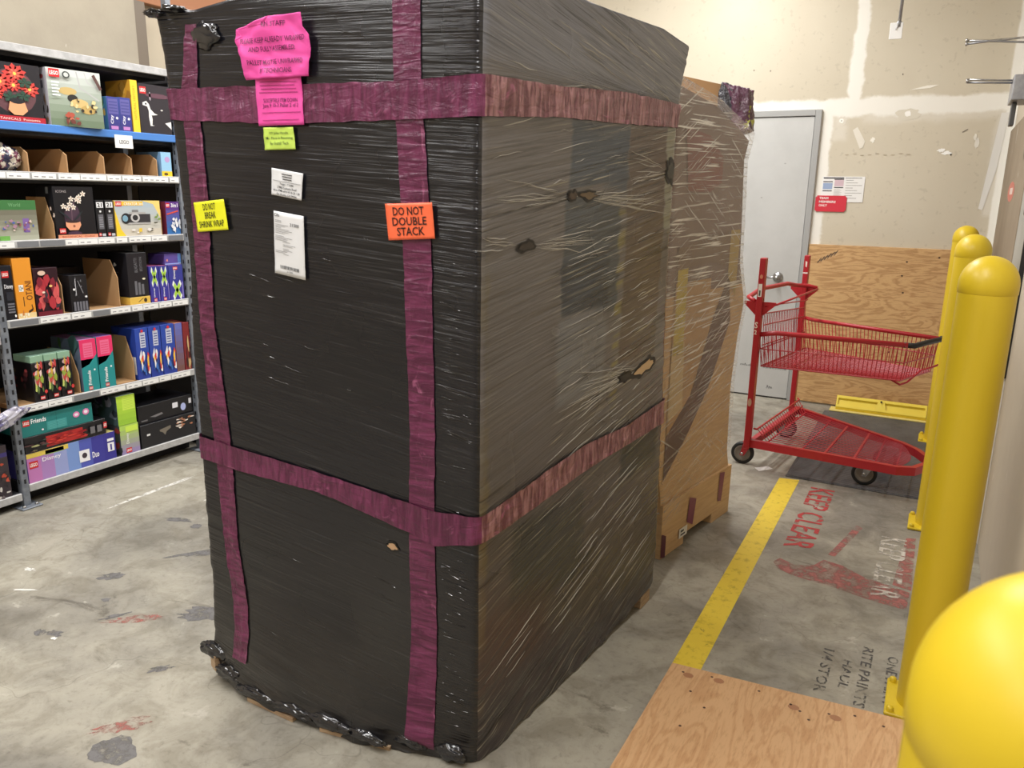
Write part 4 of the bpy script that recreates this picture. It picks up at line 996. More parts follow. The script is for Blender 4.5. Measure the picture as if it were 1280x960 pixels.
# top handle loops
mb = MB()
hl = [pn + Vector((-.03, .0, .985)), pn + Vector((-.075, .05, 1.0)), pn + Vector((-.05, .25, 1.03)), pf + Vector((-.06, -.3, 1.03)), pf + Vector((-.03, -.12, 1.005)), pf + Vector((.03, -.05, 1.0)), pf + Vector((.085, -.06, .99))]
mb.tube(hl, .013, m_red, 10)
mb.tube([pn + Vector((.03, 0, .96)), pn + Vector((.09, .0, .975)), pf + Vector((.09, -.06, .985))], .006, m_red, 8)
mb.build('push_handle', ct)
for p in (pn, pf):
    for s in (-1, 1):
        mb = MB(); mb.add([(p.x + s * .012, p.y - .004, .985), (p.x + s * .085, p.y - .004, .985), (p.x + s * .085, p.y - .004, .97), (p.x + s * .012, p.y - .004, .90), (p.x + s * .012, p.y + .004, .985), (p.x + s * .085, p.y + .004, .985), (p.x + s * .085, p.y + .004, .97), (p.x + s * .012, p.y + .004, .90)], [(0, 1, 2, 3), (7, 6, 5, 4), (0, 4, 5, 1), (1, 5, 6, 2), (2, 6, 7, 3), (3, 7, 4, 0)], m_red); mb.build('bracket', ct)
# basket
zt_ = .812; zb_ = .62
bt = {'nl': Vector((-.835, 4.49, zt_)), 'nr': Vector((-.085, 4.49, zt_)), 'fr': Vector((.055, 4.82, zt_)), 'fl': Vector((-.735, 5.33, .79))}
bb = {'nl': Vector((-.81, 4.48, zb_)), 'nr': Vector((-.10, 4.50, zb_)), 'fr': Vector((.035, 4.86, zb_)), 'fl': Vector((-.68, 5.20, zb_))}
mb = MB(); mb.tube([pn + Vector((.0, 0, .80)), bt['nl'].lerp(bt['nr'], .12), bt['nr']], .0135, m_red, 10); mb.tube([pf + Vector((0, 0, .79)), bt['fl'].lerp(bt['fr'], .1), bt['fr']], .012, m_red, 10); mb.build('basket_rail', ct)
mb = MB(); mb.tube([bt['nr'] - Vector((.02, 0, 0)), bt['nr'] + Vector((.03, .02, -.003)), bt['nr'] + Vector((.08, .14, .0)), bt['fr'] + Vector((.01, -.02, 0)), bt['fr'] + Vector((.012, .02, 0))], .0145, m_blk, 12); mb.build('grip', ct)
mb = MB()
def wires(t0, t1, b0, b1, n):
    for k in range(n + 1):
        f = k / n; p = t0.lerp(t1, f); q = b0.lerp(b1, f); mb.tube([p, q], .0024, m_red, 5)
wires(bt['nl'], bt['nr'], bb['nl'], bb['nr'], 34); wires(bt['fl'], bt['fr'], bb['fl'], bb['fr'], 36); wires(bt['nr'] + Vector((.0, .02, -.04)), bt['fr'] + Vector((-.01, 0, -.04)), bb['nr'], bb['fr'], 12)
wires(bt['nl'] + Vector((.01, .03, .10)), bt['fl'] + Vector((.02, -.06, .08)), bb['nl'], bb['fl'], 26)
for g in (0., .5, 1.):
    l = [bt[k].lerp(bb[k], g) for k in ('nl', 'nr', 'fr', 'fl')]
    if g == 0: continue
    mb.tube(l, .0035 if g < 1 else .005, m_red, 6, closed=True)
for g in (.0, .22, .6): mb.tube([(bt['nl'] + Vector((.01, .03, .10))).lerp(bb['nl'], g), (bt['fl'] + Vector((.02, -.06, .08))).lerp(bb['fl'], g)], .0034, m_red, 6)
mb.tube([bt['nl'] + Vector((0, 0, .11)), bt['nl'] + Vector((.035, .05, .145)), bt['fl'] + Vector((.03, -.1, .13)), bt['fl'] + Vector((.03, -.05, .13))], .004, m_red, 6)
for k in range(30): f = (k + .5) / 30; mb.tube([bb['nl'].lerp(bb['nr'], f), bb['fl'].lerp(bb['fr'], f)], .0024, m_red, 5)
for k in range(26): f = (k + .5) / 26; mb.tube([bb['nl'].lerp(bb['fl'], f), bb['nr'].lerp(bb['fr'], f)], .0024, m_red, 5)
mb.tube([bb['nr'] + Vector((-.05, .02, -.0)), bb['nr'] + Vector((.0, .04, -.03)), bb['nr'] + Vector((.03, .12, -.03)), bb['nr'].lerp(bb['fr'], .5) + Vector((.02, 0, .03)), bb['fr'] + Vector((.0, .0, .02)), bb['fr'] + Vector((.05, .05, .04))], .0055, m_red, 8)
mb.build('wire_basket', ct)
# casters
def caster(x, y, steel):
    o = bpy.data.objects.new('caster', None); C.objects.link(o); o.parent = ct; o.location = Vector((x, y, 0)) - ct.location
    mb = MB(); R_ = .066; mb.lathe([(.046, -.014), (R_ - .008, -.017), (R_, -.010), (R_, .010), (R_ - .008, .017), (.046, .014)], (x, y, R_ + .001), m_blk, 32, 'y'); mb.build('tyre', o)
    mb = MB(); mb.lathe([(0, -.012), (.016, -.014), (.036, -.010), (.046, -.017), (.048, -.014), (.048, .014), (.046, .017), (.036, .010), (0, .012)], (x, y, R_ + .001), m_tyre, 28, 'y'); mb.build('hub', o)
    mb = MB(); mt = m_galv if steel else m_red
    for s in (-1, 1):
        mb.hexa([(x - .012, y + s * .022 - .002, .055), (x + .012, y + s * .022 - .002, .055), (x + .012, y + s * .022 + .002, .055), (x - .012, y + s * .022 + .002, .055), (x + .005, y + s * .022 - .002, .142), (x + .06, y + s * .022 - .002, .142), (x + .06, y + s * .022 + .002, .142), (x + .005, y + s * .022 + .002, .142)], mt)
    mb.box(x + .0, x + .065, y - .026, y + .026, .138, .144, mt); mb.lathe([(0, -.026), (.008, -.026), (.008, .026), (0, .026)], (x, y, R_ + .001), m_steel, 10, 'y'); mb.build('fork', o); return o
caster(-.885, 4.57, False); caster(-.215, 4.53, True).location.z = .008; caster(-.75, 5.25, False); caster(-.13, 4.85, True).location.z = .008

# ------------------------------------------------------------------ shelf rack on the left
XF = -3.79; SD = .50
LV = {'F': .108, 'E': .503, 'D': .920, 'C': 1.286, 'B': 1.600, 'A': 1.820, 'T': 2.160}
def rack(y0, y1, levels, label, post_lo=True, post_hi=True):
    o = empty('storage_rack', (XF - SD / 2, (y0 + y1) / 2, 0), label, 'shelf rack', 'storage racks along the left wall')
    ys = ([y0] if post_lo else []) + ([y1] if post_hi else [])
    for y in ys:
        for x in (XF - .02, XF - SD + .02):
            mb = MB(); ztop_ = 2.62 if x > XF - .1 else 2.14
            mb.bev(x - .02, x + .02, y - .017, y + .017, .006, ztop_, m_rack, .003, 1)
            z = .12
            while z < ztop_ - .07:
                if x > XF - .1: mb.box(x + .0195, x + .0206, y - .005, y + .005, z, z + .022, m_dark); mb.box(x - .005, x + .005, y - .0178, y - .0168, z, z + .022, m_dark)
                z += .05
            mb.build('post', o)
            mb = MB(); mb.bev(x - .045, x + .06, y - .05, y + .05, .001, .008, m_rack, .002, 1); mb.lathe([(.008, .008), (.008, .018), (0, .018)], (x + .04, y - .03, 0), m_steel, 6); mb.lathe([(.008, .008), (.008, .018), (0, .018)], (x + .04, y + .03, 0), m_steel, 6); mb.build('foot_plate', o)
    a, b = y0 + .017, y1 - .017
    for k, zz in levels.items():
        mb = MB(); mb.box(XF - SD + .045, XF - .012, a, b, zz - .022, zz, m_card if k in 'DEC' else m_deck); mb.box(XF - SD + .05, XF - .05, a, b, zz - .05, zz - .022, m_deck)
        d = mb.build('shelf_deck', o)
        mb = MB(); h = .036
        mb.bev(XF - .012, XF + .002, a, b, zz - h, zz + .002, m_lip if k != 'A' else flat('blue_price_rail', (74, 128, 200), .4), .003, 1); mb.build('shelf_lip', d)
        if k in 'BCDE':
            A = Art(lambda p, q, o_: (XF + .002 + o_, p, q)); r = random.Random(ord(k)); y = a + .01
            while y < b - .06:
                w = r.uniform(.06, .16)
                if r.random() < .8:
                    A.rect(y, zz - h + .006, min(y + w, b - .01), zz - .004, (236, 236, 234)); A.nxt(); x = y + .01
                    while x < min(y + w, b - .01) - .03: A.rect(x, zz - .022, x + .02, zz - .018, (130, 130, 134)); x += .035
                else: A.rect(y, zz - h + .006, min(y + w, b - .01), zz - .004, (118, 120, 124))
                y += w + r.uniform(.002, .012)
            A.build('price_strip', d)
    mb = MB(); mb.box(XF - SD + .036, XF - SD + .042, a, b, .06, 2.13, m_dark); mb.box(XF - SD + .05, XF - .1, a, b, .002, .055, m_dark); mb.build('back_panel', o)
    return o
rack(2.045, 3.10, LV, 'grey steel shelf rack stocked with toy boxes left of the black pallet')
LV2 = {'F': .075, 'E': .470, 'D': .85, 'C': 1.30}
rack(1.0, 2.04, LV2, 'grey steel rack bay cut off by the left edge of the photo', True, False)
rack(3.145, 4.2, LV, 'grey steel rack bay hidden behind the black wrapped pallet', False, True)
# tan storage boards rising behind the top shelf
mt_ = make_plain_wall('tan_board', (158, 149, 133), (176, 167, 149))
mb = MB(); mb.bev(XF - SD - .03, XF - SD - .01, .8, 3.35, 2.17, 2.60, mt_, .003, 1)
o = tag(mb.build('tan_board'), 'long tan board standing behind the empty top shelf', 'board'); A = Art(lambda a, b, o_: (XF - SD - .01 + o_, a, b)); A.rect(3.28, 2.17, 3.35, 2.6, (112, 100, 86)); A.build('edge_batten', o); relabel_origin(o, (XF - SD - .02, 2.0, 2.17))
# bright stuff line: LEGO tag
o = tag(MB().bev(XF + .003, XF + .005, 2.705, 2.808, 1.735, 1.80, m_white, .001, 1).build('shelf_tag'), 'white name tag clipped under the blue shelf edge', 'shelf tag')
A = Art(lambda a, b, o_: (XF + .005 + o_, a, b)); A.text('LEGO', 2.73, 1.757, 2.785, 1.776, (60, 60, 66), .01); A.build('printed_text', o); relabel_origin(o, (XF + .004, 2.756, 1.735))

def carton(y0, y1, z0, h, depth, rgb, label, cat='toy box', group='boxed toys on the shelves', side=None, x=-.012, tilt=0., topc=None, draw=None, dside=None, rough=.35):
    xf = XF + x; c = (xf - depth / 2, (y0 + y1) / 2, z0)
    o = empty('toy_box', c, label, cat, group)
    m0 = ink(rgb, rough); ms = ink(side or rgb, rough); mt = ink(topc or rgb, rough)
    X0, X1 = xf - depth, xf; Z0, Z1 = z0 + .0008, z0 + h
    a, b = y0 + .001, y1 - .001
    mb = MB(); e = .0012
    bm = bmesh.new(); bmesh.ops.create_cube(bm, size=1)
    for v in bm.verts: v.co = Vector(((X0 + X1) / 2 + v.co.x * (X1 - X0), (a + b) / 2 + v.co.y * (b - a), (Z0 + Z1) / 2 + v.co.z * (Z1 - Z0)))
    bmesh.ops.bevel(bm, geom=bm.edges[:], offset=e, segments=1, affect='EDGES')
    bm.normal_update(); mb.mats = [m0, ms, mt]
    for v in bm.verts: mb.v.append(tuple(v.co))
    bm.verts.index_update()
    for f in bm.faces:
        mb.f.append([v.index for v in f.verts]); n = f.normal; mb.m.append(0 if n.x > .9 else (2 if n.z > .9 else 1)); mb.sm.append(False)
    mb.build('carton', o)
    W_ = b - a; H_ = Z1 - Z0
    if draw:
        A = Art(lambda p, q, of: (X1 + of, a + p * W_, Z0 + q * H_), base=.0004, step=.0003); draw(A); A.build('printed_artwork', o)
    if dside:
        A = Art(lambda p, q, of: (X0 + p * depth, a - of, Z0 + q * H_), base=.0004, step=.0003); dside(A); A.build('printed_side', o)
    if tilt: o.rotation_euler = (0, 0, tilt)
    return o
R_ = random.Random(1)
def sc(A, n, box, cols, s=.05, seed=0):        # scattered small shapes
    r = random.Random(seed)
    for k in range(n):
        A.nxt().poly(blob((r.uniform(box[0], box[2]), r.uniform(box[1], box[3])), s * r.uniform(.5, 1.3), s * r.uniform(.5, 1.3), 7, .4, k + seed), r.choice(cols))
def grad(A, c0, c1, n=8, b0=0, b1=1, a0=0, a1=1, horiz=False):
    for k in range(n):
        f = (k + .5) / n; c = tuple(int(c0[i] + (c1[i] - c0[i]) * f) for i in range(3))
        if horiz: A.rect(a0 + (a1 - a0) * k / n, b0, a0 + (a1 - a0) * (k + 1) / n, b1, c)
        else: A.rect(a0, b0 + (b1 - b0) * k / n, a1, b0 + (b1 - b0) * (k + 1) / n, c)
    A.nxt()
# --- row A
def dr(A):
    A.disc(.5, .52, .4, .38, (96, 60, 66), 16); A.nxt()
    for (a, b, r_) in ((.55, .82, .22), (.28, .66, .22), (.78, .58, .18), (.2, .48, .16), (.5, .62, .14)): A.nxt().petals(a, b, r_, r_ * .8, (200, 60, 54), 9, .3).nxt().petals(a, b, r_ * .5, r_ * .4, (226, 100, 80), 7).nxt().disc(a, b, .03, .03, (246, 200, 90), 8)
    for (a, b) in ((.42, .42), (.65, .45), (.7, .68)): A.nxt().petals(a, b, .14, .10, (38, 70, 56), 5)
    A.nxt().poly([(.36, .2), (.40, .34), (.66, .34), (.70, .2), (.6, .12), (.45, .12)], (224, 160, 116)); A.nxt().disc(.53, .36, .13, .05, (30, 28, 34))
    A.nxt().rect(0, 0, 1, .1, (176, 30, 46)); A.nxt().text('BOTANICALS  Poinsettia', .1, .03, .9, .07, (240, 220, 215))
carton(2.10, 2.362, LV['A'], .258, .12, (34, 32, 38), 'black toy box printed with red poinsettia flowers in a tan pot', draw=dr)
def dr(A):
    grad(A, (104, 122, 96), (212, 216, 214)); A.line([(.55, .98), (.6, .7), (.95, .5)], .012, (180, 180, 180)); A.line([(.7, .98), (.75, .8), (.98, .7)], .01, (190, 190, 190))
    A.nxt().disc(.36, .62, .17, .07, (196, 170, 110), 12, -.9); A.nxt().disc(.44, .5, .1, .07, (44, 42, 40)); A.nxt().disc(.56, .42, .17, .08, (206, 180, 120), 12, -.7); A.nxt().disc(.72, .32, .15, .08, (190, 160, 96), 12, -.5)
    sc(A, 14, (.4, .25, .85, .5), [(224, 204, 150), (120, 96, 60), (60, 52, 44)], .035, 4); sc(A, 9, (.28, .05, .5, .22), [(178, 84, 66), (206, 120, 92), (110, 60, 52)], .05, 8)
    A.nxt().line([(.85, .95), (.98, .7)], .03, (92, 64, 60)); logo(A, .03, .84, .22, .98); A.nxt().disc(.34, .9, .07, .06, (60, 66, 62), 14); A.nxt().disc(.34, .9, .045, .04, (200, 204, 200), 12)
    for k in range(5): A.rect(.06, .74 - k * .055, .2 - .02 * (k % 2), .765 - k * .055, (236, 238, 236))
carton(2.392, 2.648, LV['A'], .262, .10, (170, 178, 168), 'pale green toy box printed with golden insects, leaning over the blue shelf edge', side=(196, 192, 200), draw=dr, x=.01, tilt=-.12, dside=lambda A: (A.disc(.5, .85, .2, .04, (150, 60, 66)), A.rect(.3, .65, .6, .78, (110, 108, 120)), sc(A, 8, (.3, .05, .8, .5), [(70, 60, 58), (150, 120, 96)], .08, 3)))
def drb(A):
    grad(A, (54, 50, 120), (58, 70, 150)); A.rect(.1, .5, .9, .94, (96, 92, 158)); A.nxt()
    for k in range(4): A.rect(.15, .56 + k * .09, .85, .60 + k * .09, (70, 72, 140))
    A.nxt().text('City', .2, .2, .5, .46, (235, 235, 245), .02, True); A.disc(.75, .38, .1, .04, (235, 235, 245)); A.rect(.2, .04, .8, .14, (190, 130, 190))
carton(2.69, 2.759, LV['A'], .165, .14, (52, 66, 142), 'small dark blue toy box next to the insect box on the blue shelf', side=(64, 120, 160), draw=drb, dside=lambda A: sc(A, 12, (.1, .1, .9, .9), [(90, 170, 170), (60, 110, 70), (200, 170, 90), (70, 90, 170)], .12, 6))
carton(2.759, 2.826, LV['A'], .168, .14, (52, 66, 142), 'small dark blue toy box against the tall yellow one on the blue shelf', side=(64, 120, 160), draw=drb)
carton(2.832, 2.876, LV['A'], .262, .2, (238, 206, 60), 'narrow bright yellow toy box standing taller than the dark blue ones', side=(206, 152, 52), draw=lambda A: (A.text('NATURAL HISTORY', .3, .25, .62, .9, (176, 140, 40), 0, True)), dside=lambda A: sc(A, 8, (.2, .5, .9, .9), [(176, 124, 46), (220, 170, 70)], .1, 3))
def dr(A):
    logo(A, .04, .80, .24, .94); A.nxt().poly([(.1, .62), (.22, .66), (.3, .6), (.34, .5), (.46, .42), (.56, .4), (.42, .38), (.36, .38), (.38, .3), (.36, .18), (.44, .17), (.3, .16), (.27, .34), (.28, .46), (.24, .55), (.1, .57)], (232, 230, 226)); A.nxt().disc(.2, .6, .03, .02, (40, 40, 44)); A.disc(.7, .5, .04, .015, (210, 208, 204)); A.poly([(.78, .24), (.98, .28), (.98, .12)], (224, 222, 220)); A.disc(.6, .78, .4, .05, (96, 62, 76)); A.disc(.35, .76, .03, .09, (160, 150, 160))
carton(2.878, 3.072, LV['A'], .252, .12, (48, 44, 50), 'black toy box printed with a white crane at the end of the blue shelf', draw=dr)
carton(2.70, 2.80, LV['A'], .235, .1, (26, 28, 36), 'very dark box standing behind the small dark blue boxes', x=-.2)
# --- cardboard dividers
def divider(y, z0, h, label, w=.003, slope=.45, depth=.30, tray=None, side=1):
    o = empty('cardboard_divider', (XF - .02 - depth / 2, y, z0), label, 'cardboard divider', 'open cardboard dividers on the shelves')
    x1 = XF - .02; x0 = x1 - depth
    pr_ = [(x1, z0 + .001), (x1, z0 + h * slope), (x1 - .05, z0 + h), (x0, z0 + h), (x0, z0 + .001)]
    mb = MB(); n = len(pr_); vs = [(a, y - w / 2, b) for a, b in pr_] + [(a, y + w / 2, b) for a, b in pr_]
    mb.add(vs, [tuple(range(n)), tuple(range(2 * n - 1, n - 1, -1))] + [(i, i + n, (i + 1) % n + n, (i + 1) % n) for i in range(n)], m_card); mb.build('side_wall', o)
    if tray:
        mb = MB(); ya, yb = sorted((y + w, y + tray)); mb.box(x0, x1, ya, yb, z0 + .001, z0 + .004, m_card); mb.box(x0, x0 + .003, ya, yb, z0 + .004, z0 + h, m_card); mb.build('tray_floor', o)
for y, w, t in ((2.262, .19, 'beside the clear toy bag'), (2.452, .19, 'second from the clear toy bag'), (2.648, .155, 'third from the clear toy bag'), (2.806, .14, 'fourth from the clear toy bag'), (2.960, None, 'next to the little blue box')):
    divider(y, LV['B'], .115, 'brown cardboard bin wall ' + t, tray=w, w=.006, slope=.75, depth=.32)
divider(2.350, LV['C'], .20, 'brown cardboard divider between green box and orchid box', slope=.35, depth=.2, w=.004)
divider(2.958, LV['C'], .17, 'brown cardboard divider between camera box and space box', slope=.8, depth=.2, w=.004)
divider(2.352, LV['D'], .225, 'brown cardboard divider left of the short black box', slope=.62, depth=.26, w=.004)
divider(2.660, LV['D'], .245, 'brown cardboard divider beside the tallest black box', slope=.62, depth=.28, w=.004)
divider(2.388, LV['E'], .215, 'brown cardboard divider between flower boxes and pink boxes', slope=.45, depth=.24, w=.004)
divider(2.705, LV['E'], .245, 'brown cardboard divider left of the blue boxes', slope=.45, depth=.30, w=.004, tray=-.11)
# --- row B
mb = MB(); mbag = Mat('shiny_printed_plastic', sr(90, 90, 110), .15, spec=.8); v = mbag.co(); q = mbag.noise(v, 22, 3, .6, 1)
mbag.set('Base Color', mbag.mix(mbag.ramp(q, .45, .5), sr(44, 44, 66), mbag.mix(mbag.ramp(mbag.noise(v, 40, 2), .5, .56), sr(196, 186, 170), sr(104, 50, 70)))); mbag.set('Normal', mbag.bump(q, .6, .01))
crumple_blob(mb, (XF - .06, 2.165, LV['B'] + .058), (.03, .085, .062), mbag.m, 3, 4, .25)
o = tag(mb.build('toy_bag'), 'shiny dark plastic bag of toys in the first cardboard bin', 'toy bag'); relabel_origin(o, (XF - .08, 2.16, LV['B']))
carton(2.982, 3.05, LV['B'], .13, .2, (150, 196, 226), 'small pale blue box with a yellow foot at the end of the bin shelf', side=(120, 160, 200), draw=lambda A: (A.rect(0, 0, 1, .22, (236, 200, 50)), A.disc(.6, .7, .25, .12, (180, 150, 200)), A.nxt(), A.disc(.4, .1, .2, .06, (90, 70, 30))))
# --- row C
def dr(A):
    A.rect(0, .76, 1, 1, (62, 116, 64)); A.nxt().text('World', .3, .84, .6, .93, (120, 170, 120)); grad(A, (176, 178, 160), (110, 108, 92), 6, 0, .76); A.rect(0, 0, .25, .12, (110, 170, 80)); A.nxt()
    A.rect(.62, .2, .78, .55, (124, 96, 160)); sc(A, 22, (.1, .2, .95, .5), [(150, 90, 90), (220, 200, 190), (80, 100, 170), (170, 130, 150), (60, 50, 50)], .035, 6)
carton(2.085, 2.268, LV['C'], .185, .1, (64, 112, 66), 'green-topped toy box printed with a playground scene', draw=dr)
def dr(A):
    A.disc(.42, .4, .2, .3, (70, 50, 66), 16); A.nxt(); A.line([(.4, .32), (.42, .6), (.55, .78), (.8, .86)], .008, (110, 84, 96)); A.nxt()
    for a, b in ((.22, .62), (.38, .66), (.46, .60), (.42, .76), (.55, .75), (.62, .80), (.72, .86), (.6, .72), (.3, .58)): A.nxt().petals(a, b, .075, .06, (238, 226, 212), 5, .3).nxt().disc(a, b, .012, .01, (216, 170, 120), 8)
    A.poly([(.4, .32), (.12, .5), (.1, .54), (.28, .44)], (36, 44, 48)); A.poly([(.4, .32), (.6, .5), (.68, .54), (.56, .4)], (36, 44, 48)); A.nxt()
    A.poly([(.22, .32), (.58, .32), (.6, .26), (.52, .16), (.3, .16), (.22, .24)], (228, 160, 124)); A.nxt().disc(.4, .325, .17, .025, (60, 40, 40)); A.nxt().disc(.42, .24, .03, .025, (150, 90, 70)); A.disc(.42, .1, .18, .04, (70, 44, 66)); logo(A, .05, .10, .2, .20)
    A.nxt().rect(0, 0, 1, .075, (226, 150, 116)); A.nxt().text('BOTANICAL  Orchid', .1, .02, .9, .055, (150, 60, 50)); A.text('ICONS', .05, .88, .3, .925, (180, 170, 170))
carton(2.356, 2.566, LV['C'], .252, .14, (22, 22, 27), 'black toy box printed with a white orchid in a pot', draw=dr, dside=lambda A: (A.rect(.6, .86, .75, .98, (120, 120, 126)), sc(A, 5, (.6, .3, .95, .6), [(220, 200, 190), (170, 140, 140)], .05, 3)))
def dr(A):
    A.rect(.1, .8, .9, .95, (232, 232, 234)); A.nxt().text('21', .2, .82, .75, .93, (30, 30, 34), .03); A.disc(.5, .7, .12, .03, (220, 220, 220)); A.rect(.2, .22, .8, .62, (96, 96, 102)); A.nxt()
    for k in range(5): A.rect(.28, .28 + k * .06, .72, .30 + k * .06, (150, 150, 156))
    logo(A, .1, .03, .4, .12); A.nxt().rect(.5, .03, .9, .1, (190, 190, 194))
carton(2.571, 2.619, LV['C'], .186, .14, (24, 24, 28), 'slim black toy box touching the orchid box', draw=dr)
carton(2.622, 2.672, LV['C'], .187, .14, (24, 24, 28), 'slim black toy box touching the yellow camera box', draw=dr)
def dr(A):
    grad(A, (206, 196, 176), (166, 184, 196), 5); A.poly([(0, 0), (0, .75), (.1, .2), (.2, 0)], (240, 200, 50)); A.poly([(.6, 1), (1, 1), (1, .5), (.85, .9)], (236, 206, 120)); A.nxt(); A.rect(0, .86, .62, .98, (240, 190, 60)); logo(A, .02, .84, .15, .98); A.nxt().text('CREATOR 3in1', .2, .87, .62, .95, (250, 246, 240), .01)
    A.nxt().rect(.2, .38, .76, .62, (52, 50, 54)); A.rect(.3, .62, .66, .68, (170, 168, 166)); A.rect(.24, .33, .76, .38, (170, 168, 166)); A.rect(.36, .68, .5, .74, (120, 118, 118)); A.nxt().disc(.22, .5, .10, .15, (34, 34, 38), 18); A.nxt().disc(.2, .5, .06, .09, (120, 160, 180), 16); A.nxt().disc(.42, .52, .10, .13, (190, 188, 186), 18); A.nxt().disc(.42, .52, .06, .08, (40, 40, 44), 16)
    sc(A, 10, (.35, .1, .8, .2), [(60, 54, 44), (232, 196, 60), (230, 226, 220)], .035, 2); sc(A, 5, (.82, .3, .95, .65), [(120, 150, 60), (60, 60, 40)], .04, 12)
carton(2.676, 2.950, LV['C'], .185, .09, (226, 190, 84), 'yellow toy box printed with a retro camera', draw=dr)
def dr(A):
    grad(A, (40, 110, 170), (110, 60, 140), 5); A.rect(0, .75, 1, 1, (90, 50, 130)); logo(A, .03, .82, .3, .96); A.nxt().text('3in1', .4, .83, .9, .95, (240, 240, 244), .02); A.nxt().line([(.05, .62), (.9, .72)], .02, (216, 80, 60)); A.nxt()
    sc(A, 14, (.35, .1, .95, .5), [(236, 236, 240), (200, 206, 214), (44, 50, 70)], .08, 5)
carton(2.985, 3.075, LV['C'], .18, .1, (66, 60, 140), 'blue and purple toy box with a white astronaut toy picture', draw=dr, side=(110, 40, 60))
# --- row D
def dr(A):
    logo(A, .1, .78, .7, .9); A.nxt().text('Disney', .2, .56, .95, .66, (236, 236, 240), .01)
    for k in range(4): A.rect(.3, .28 - k * .05, .9, .31 - k * .05, (110, 110, 118))
    A.rect(.3, .36, .9, .52, (40, 42, 52)); A.disc(.88, .07, .08, .025, (240, 240, 240))
carton(2.064, 2.118, LV['D'], .255, .2, (22, 24, 32), 'black toy box beside the grey rack post on the middle shelf', draw=dr)
def dr(A):
    A.rect(.2, .45, .45, .56, (236, 236, 230)); A.nxt().text('12+', .22, .47, .43, .54, (40, 40, 40), .02)
    A.text('OTANI', .55, .3, .9, .62, (120, 70, 30), .01, True); A.line([(.4, .2), (.4, .36)], .02, (70, 50, 30)); A.line([(.6, .1), (.85, .14), (.8, .22)], .02, (60, 40, 26)); A.rect(.0, .0, 1, .09, (232, 206, 150)); sc(A, 6, (.1, .02, .9, .08), [(60, 40, 30), (200, 120, 60), (240, 230, 210)], .04, 3)
carton(2.122, 2.210, LV['D'], .285, .2, (226, 148, 48), 'orange toy box standing between black box and dark red box', draw=dr, side=(206, 130, 40))
def dr(A):
    sc(A, 22, (.1, .15, .9, .8), [(176, 50, 60), (130, 34, 50), (210, 90, 90), (84, 24, 40), (60, 50, 60)], .13, 9); A.nxt(); A.disc(.3, .9, .16, .05, (220, 190, 170)); A.nxt().disc(.62, .62, .07, .025, (240, 200, 120)); A.nxt().disc(.3, .5, .06, .022, (240, 220, 200)); A.rect(0, 0, 1, .1, (110, 26, 42))
carton(2.214, 2.336, LV['D'], .232, .1, (46, 22, 32), 'dark red toy box printed with red flowers on the middle shelf', draw=dr)
def dr(A):
    sc(A, 14, (.2, .4, .8, .9), [(210, 210, 214), (120, 120, 126), (60, 60, 66)], .03, 3)
    for k in range(5): A.rect(.1 + k * .17, .03, .1 + k * .17 + .12, .28, (110, 110, 118))
    A.disc(.2, .62, .07, .03, (236, 236, 236)); A.disc(.85, .4, .07, .03, (236, 236, 236)); A.line([(.3, .9), (.3, .45)], .02, (180, 180, 186)); A.line([(.45, .85), (.7, .5)], .012, (150, 150, 156))
carton(2.388, 2.482, LV['D'], .185, .12, (24, 24, 29), 'short black toy box with white print alone in a cardboard bin', draw=dr)
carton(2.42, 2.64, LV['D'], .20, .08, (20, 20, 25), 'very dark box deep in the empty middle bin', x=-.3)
def dr(A):
    A.text('BUGATTI', .35, .56, .5, .88, (120, 120, 126), 0, True); A.text('EDITION', .62, .58, .74, .9, (120, 120, 126), 0, True)
    for k in range(3): A.rect(.3 + k * .17, .04, .42 + k * .17, .36 - .04 * k, (104, 104, 110))
    A.disc(.78, .4, .08, .022, (236, 230, 200))
carton(2.715, 2.838, LV['D'] + .042, .235, .24, (28, 28, 34), 'tall black toy box with grey print resting on a flat yellow one', draw=dr, dside=lambda A: (A.disc(.55, .7, .12, .04, (40, 40, 46)), A.nxt(), sc(A, 5, (.45, .66, .65, .74), [(220, 220, 216)], .035, 5), A.rect(.4, .55, .7, .565, (110, 110, 116))), topc=(92, 92, 94))
carton(2.715, 2.842, LV['D'], .040, .24, (226, 186, 84), 'flat yellow toy box lying under the tallest black box', draw=lambda A: (A.line([(.4, .3), (.5, .5), (.65, .8)], .02, (60, 46, 30)), A.nxt(), A.disc(.75, .5, .08, .3, (60, 46, 30))))
def drx(flip):
    def dr(A):
        grad(A, (60, 50, 150), (50, 60, 140), 4); b0, b1 = (.48, .92) if not flip else (.05, .5)
        A.line([(.22, b1), (.8, b0)], .08, (236, 240, 236)); A.line([(.8, b1), (.22, b0)], .08, (236, 240, 236)); A.nxt().line([(.3, b1 - .06), (.72, b0 + .06)], .07, (166, 206, 70)); A.line([(.72, b1 - .06), (.3, b0 + .06)], .07, (166, 206, 70)); A.nxt()
        A.text('Disney', .3, .14 if not flip else .6, .48, .40 if not flip else .86, (236, 236, 246), .02, True); logo(A, .3, .02 if not flip else .86, .62, .11 if not flip else .95); A.rect(.86, .05, .95, .5, (130, 120, 190))
    return dr
carton(2.846, 2.905, LV['D'], .200, .16, (64, 52, 150), 'purple toy box with green X next to the tall black box', draw=drx(False), topc=(170, 90, 130))
carton(2.908, 2.968, LV['D'], .198, .16, (64, 52, 150), 'purple toy box with green X standing between two like it', draw=drx(False), topc=(170, 90, 130))
carton(2.971, 3.065, LV['D'], .198, .16, (60, 62, 156), 'purple toy box with its green X upside down at the shelf end', draw=drx(True), topc=(150, 110, 170))
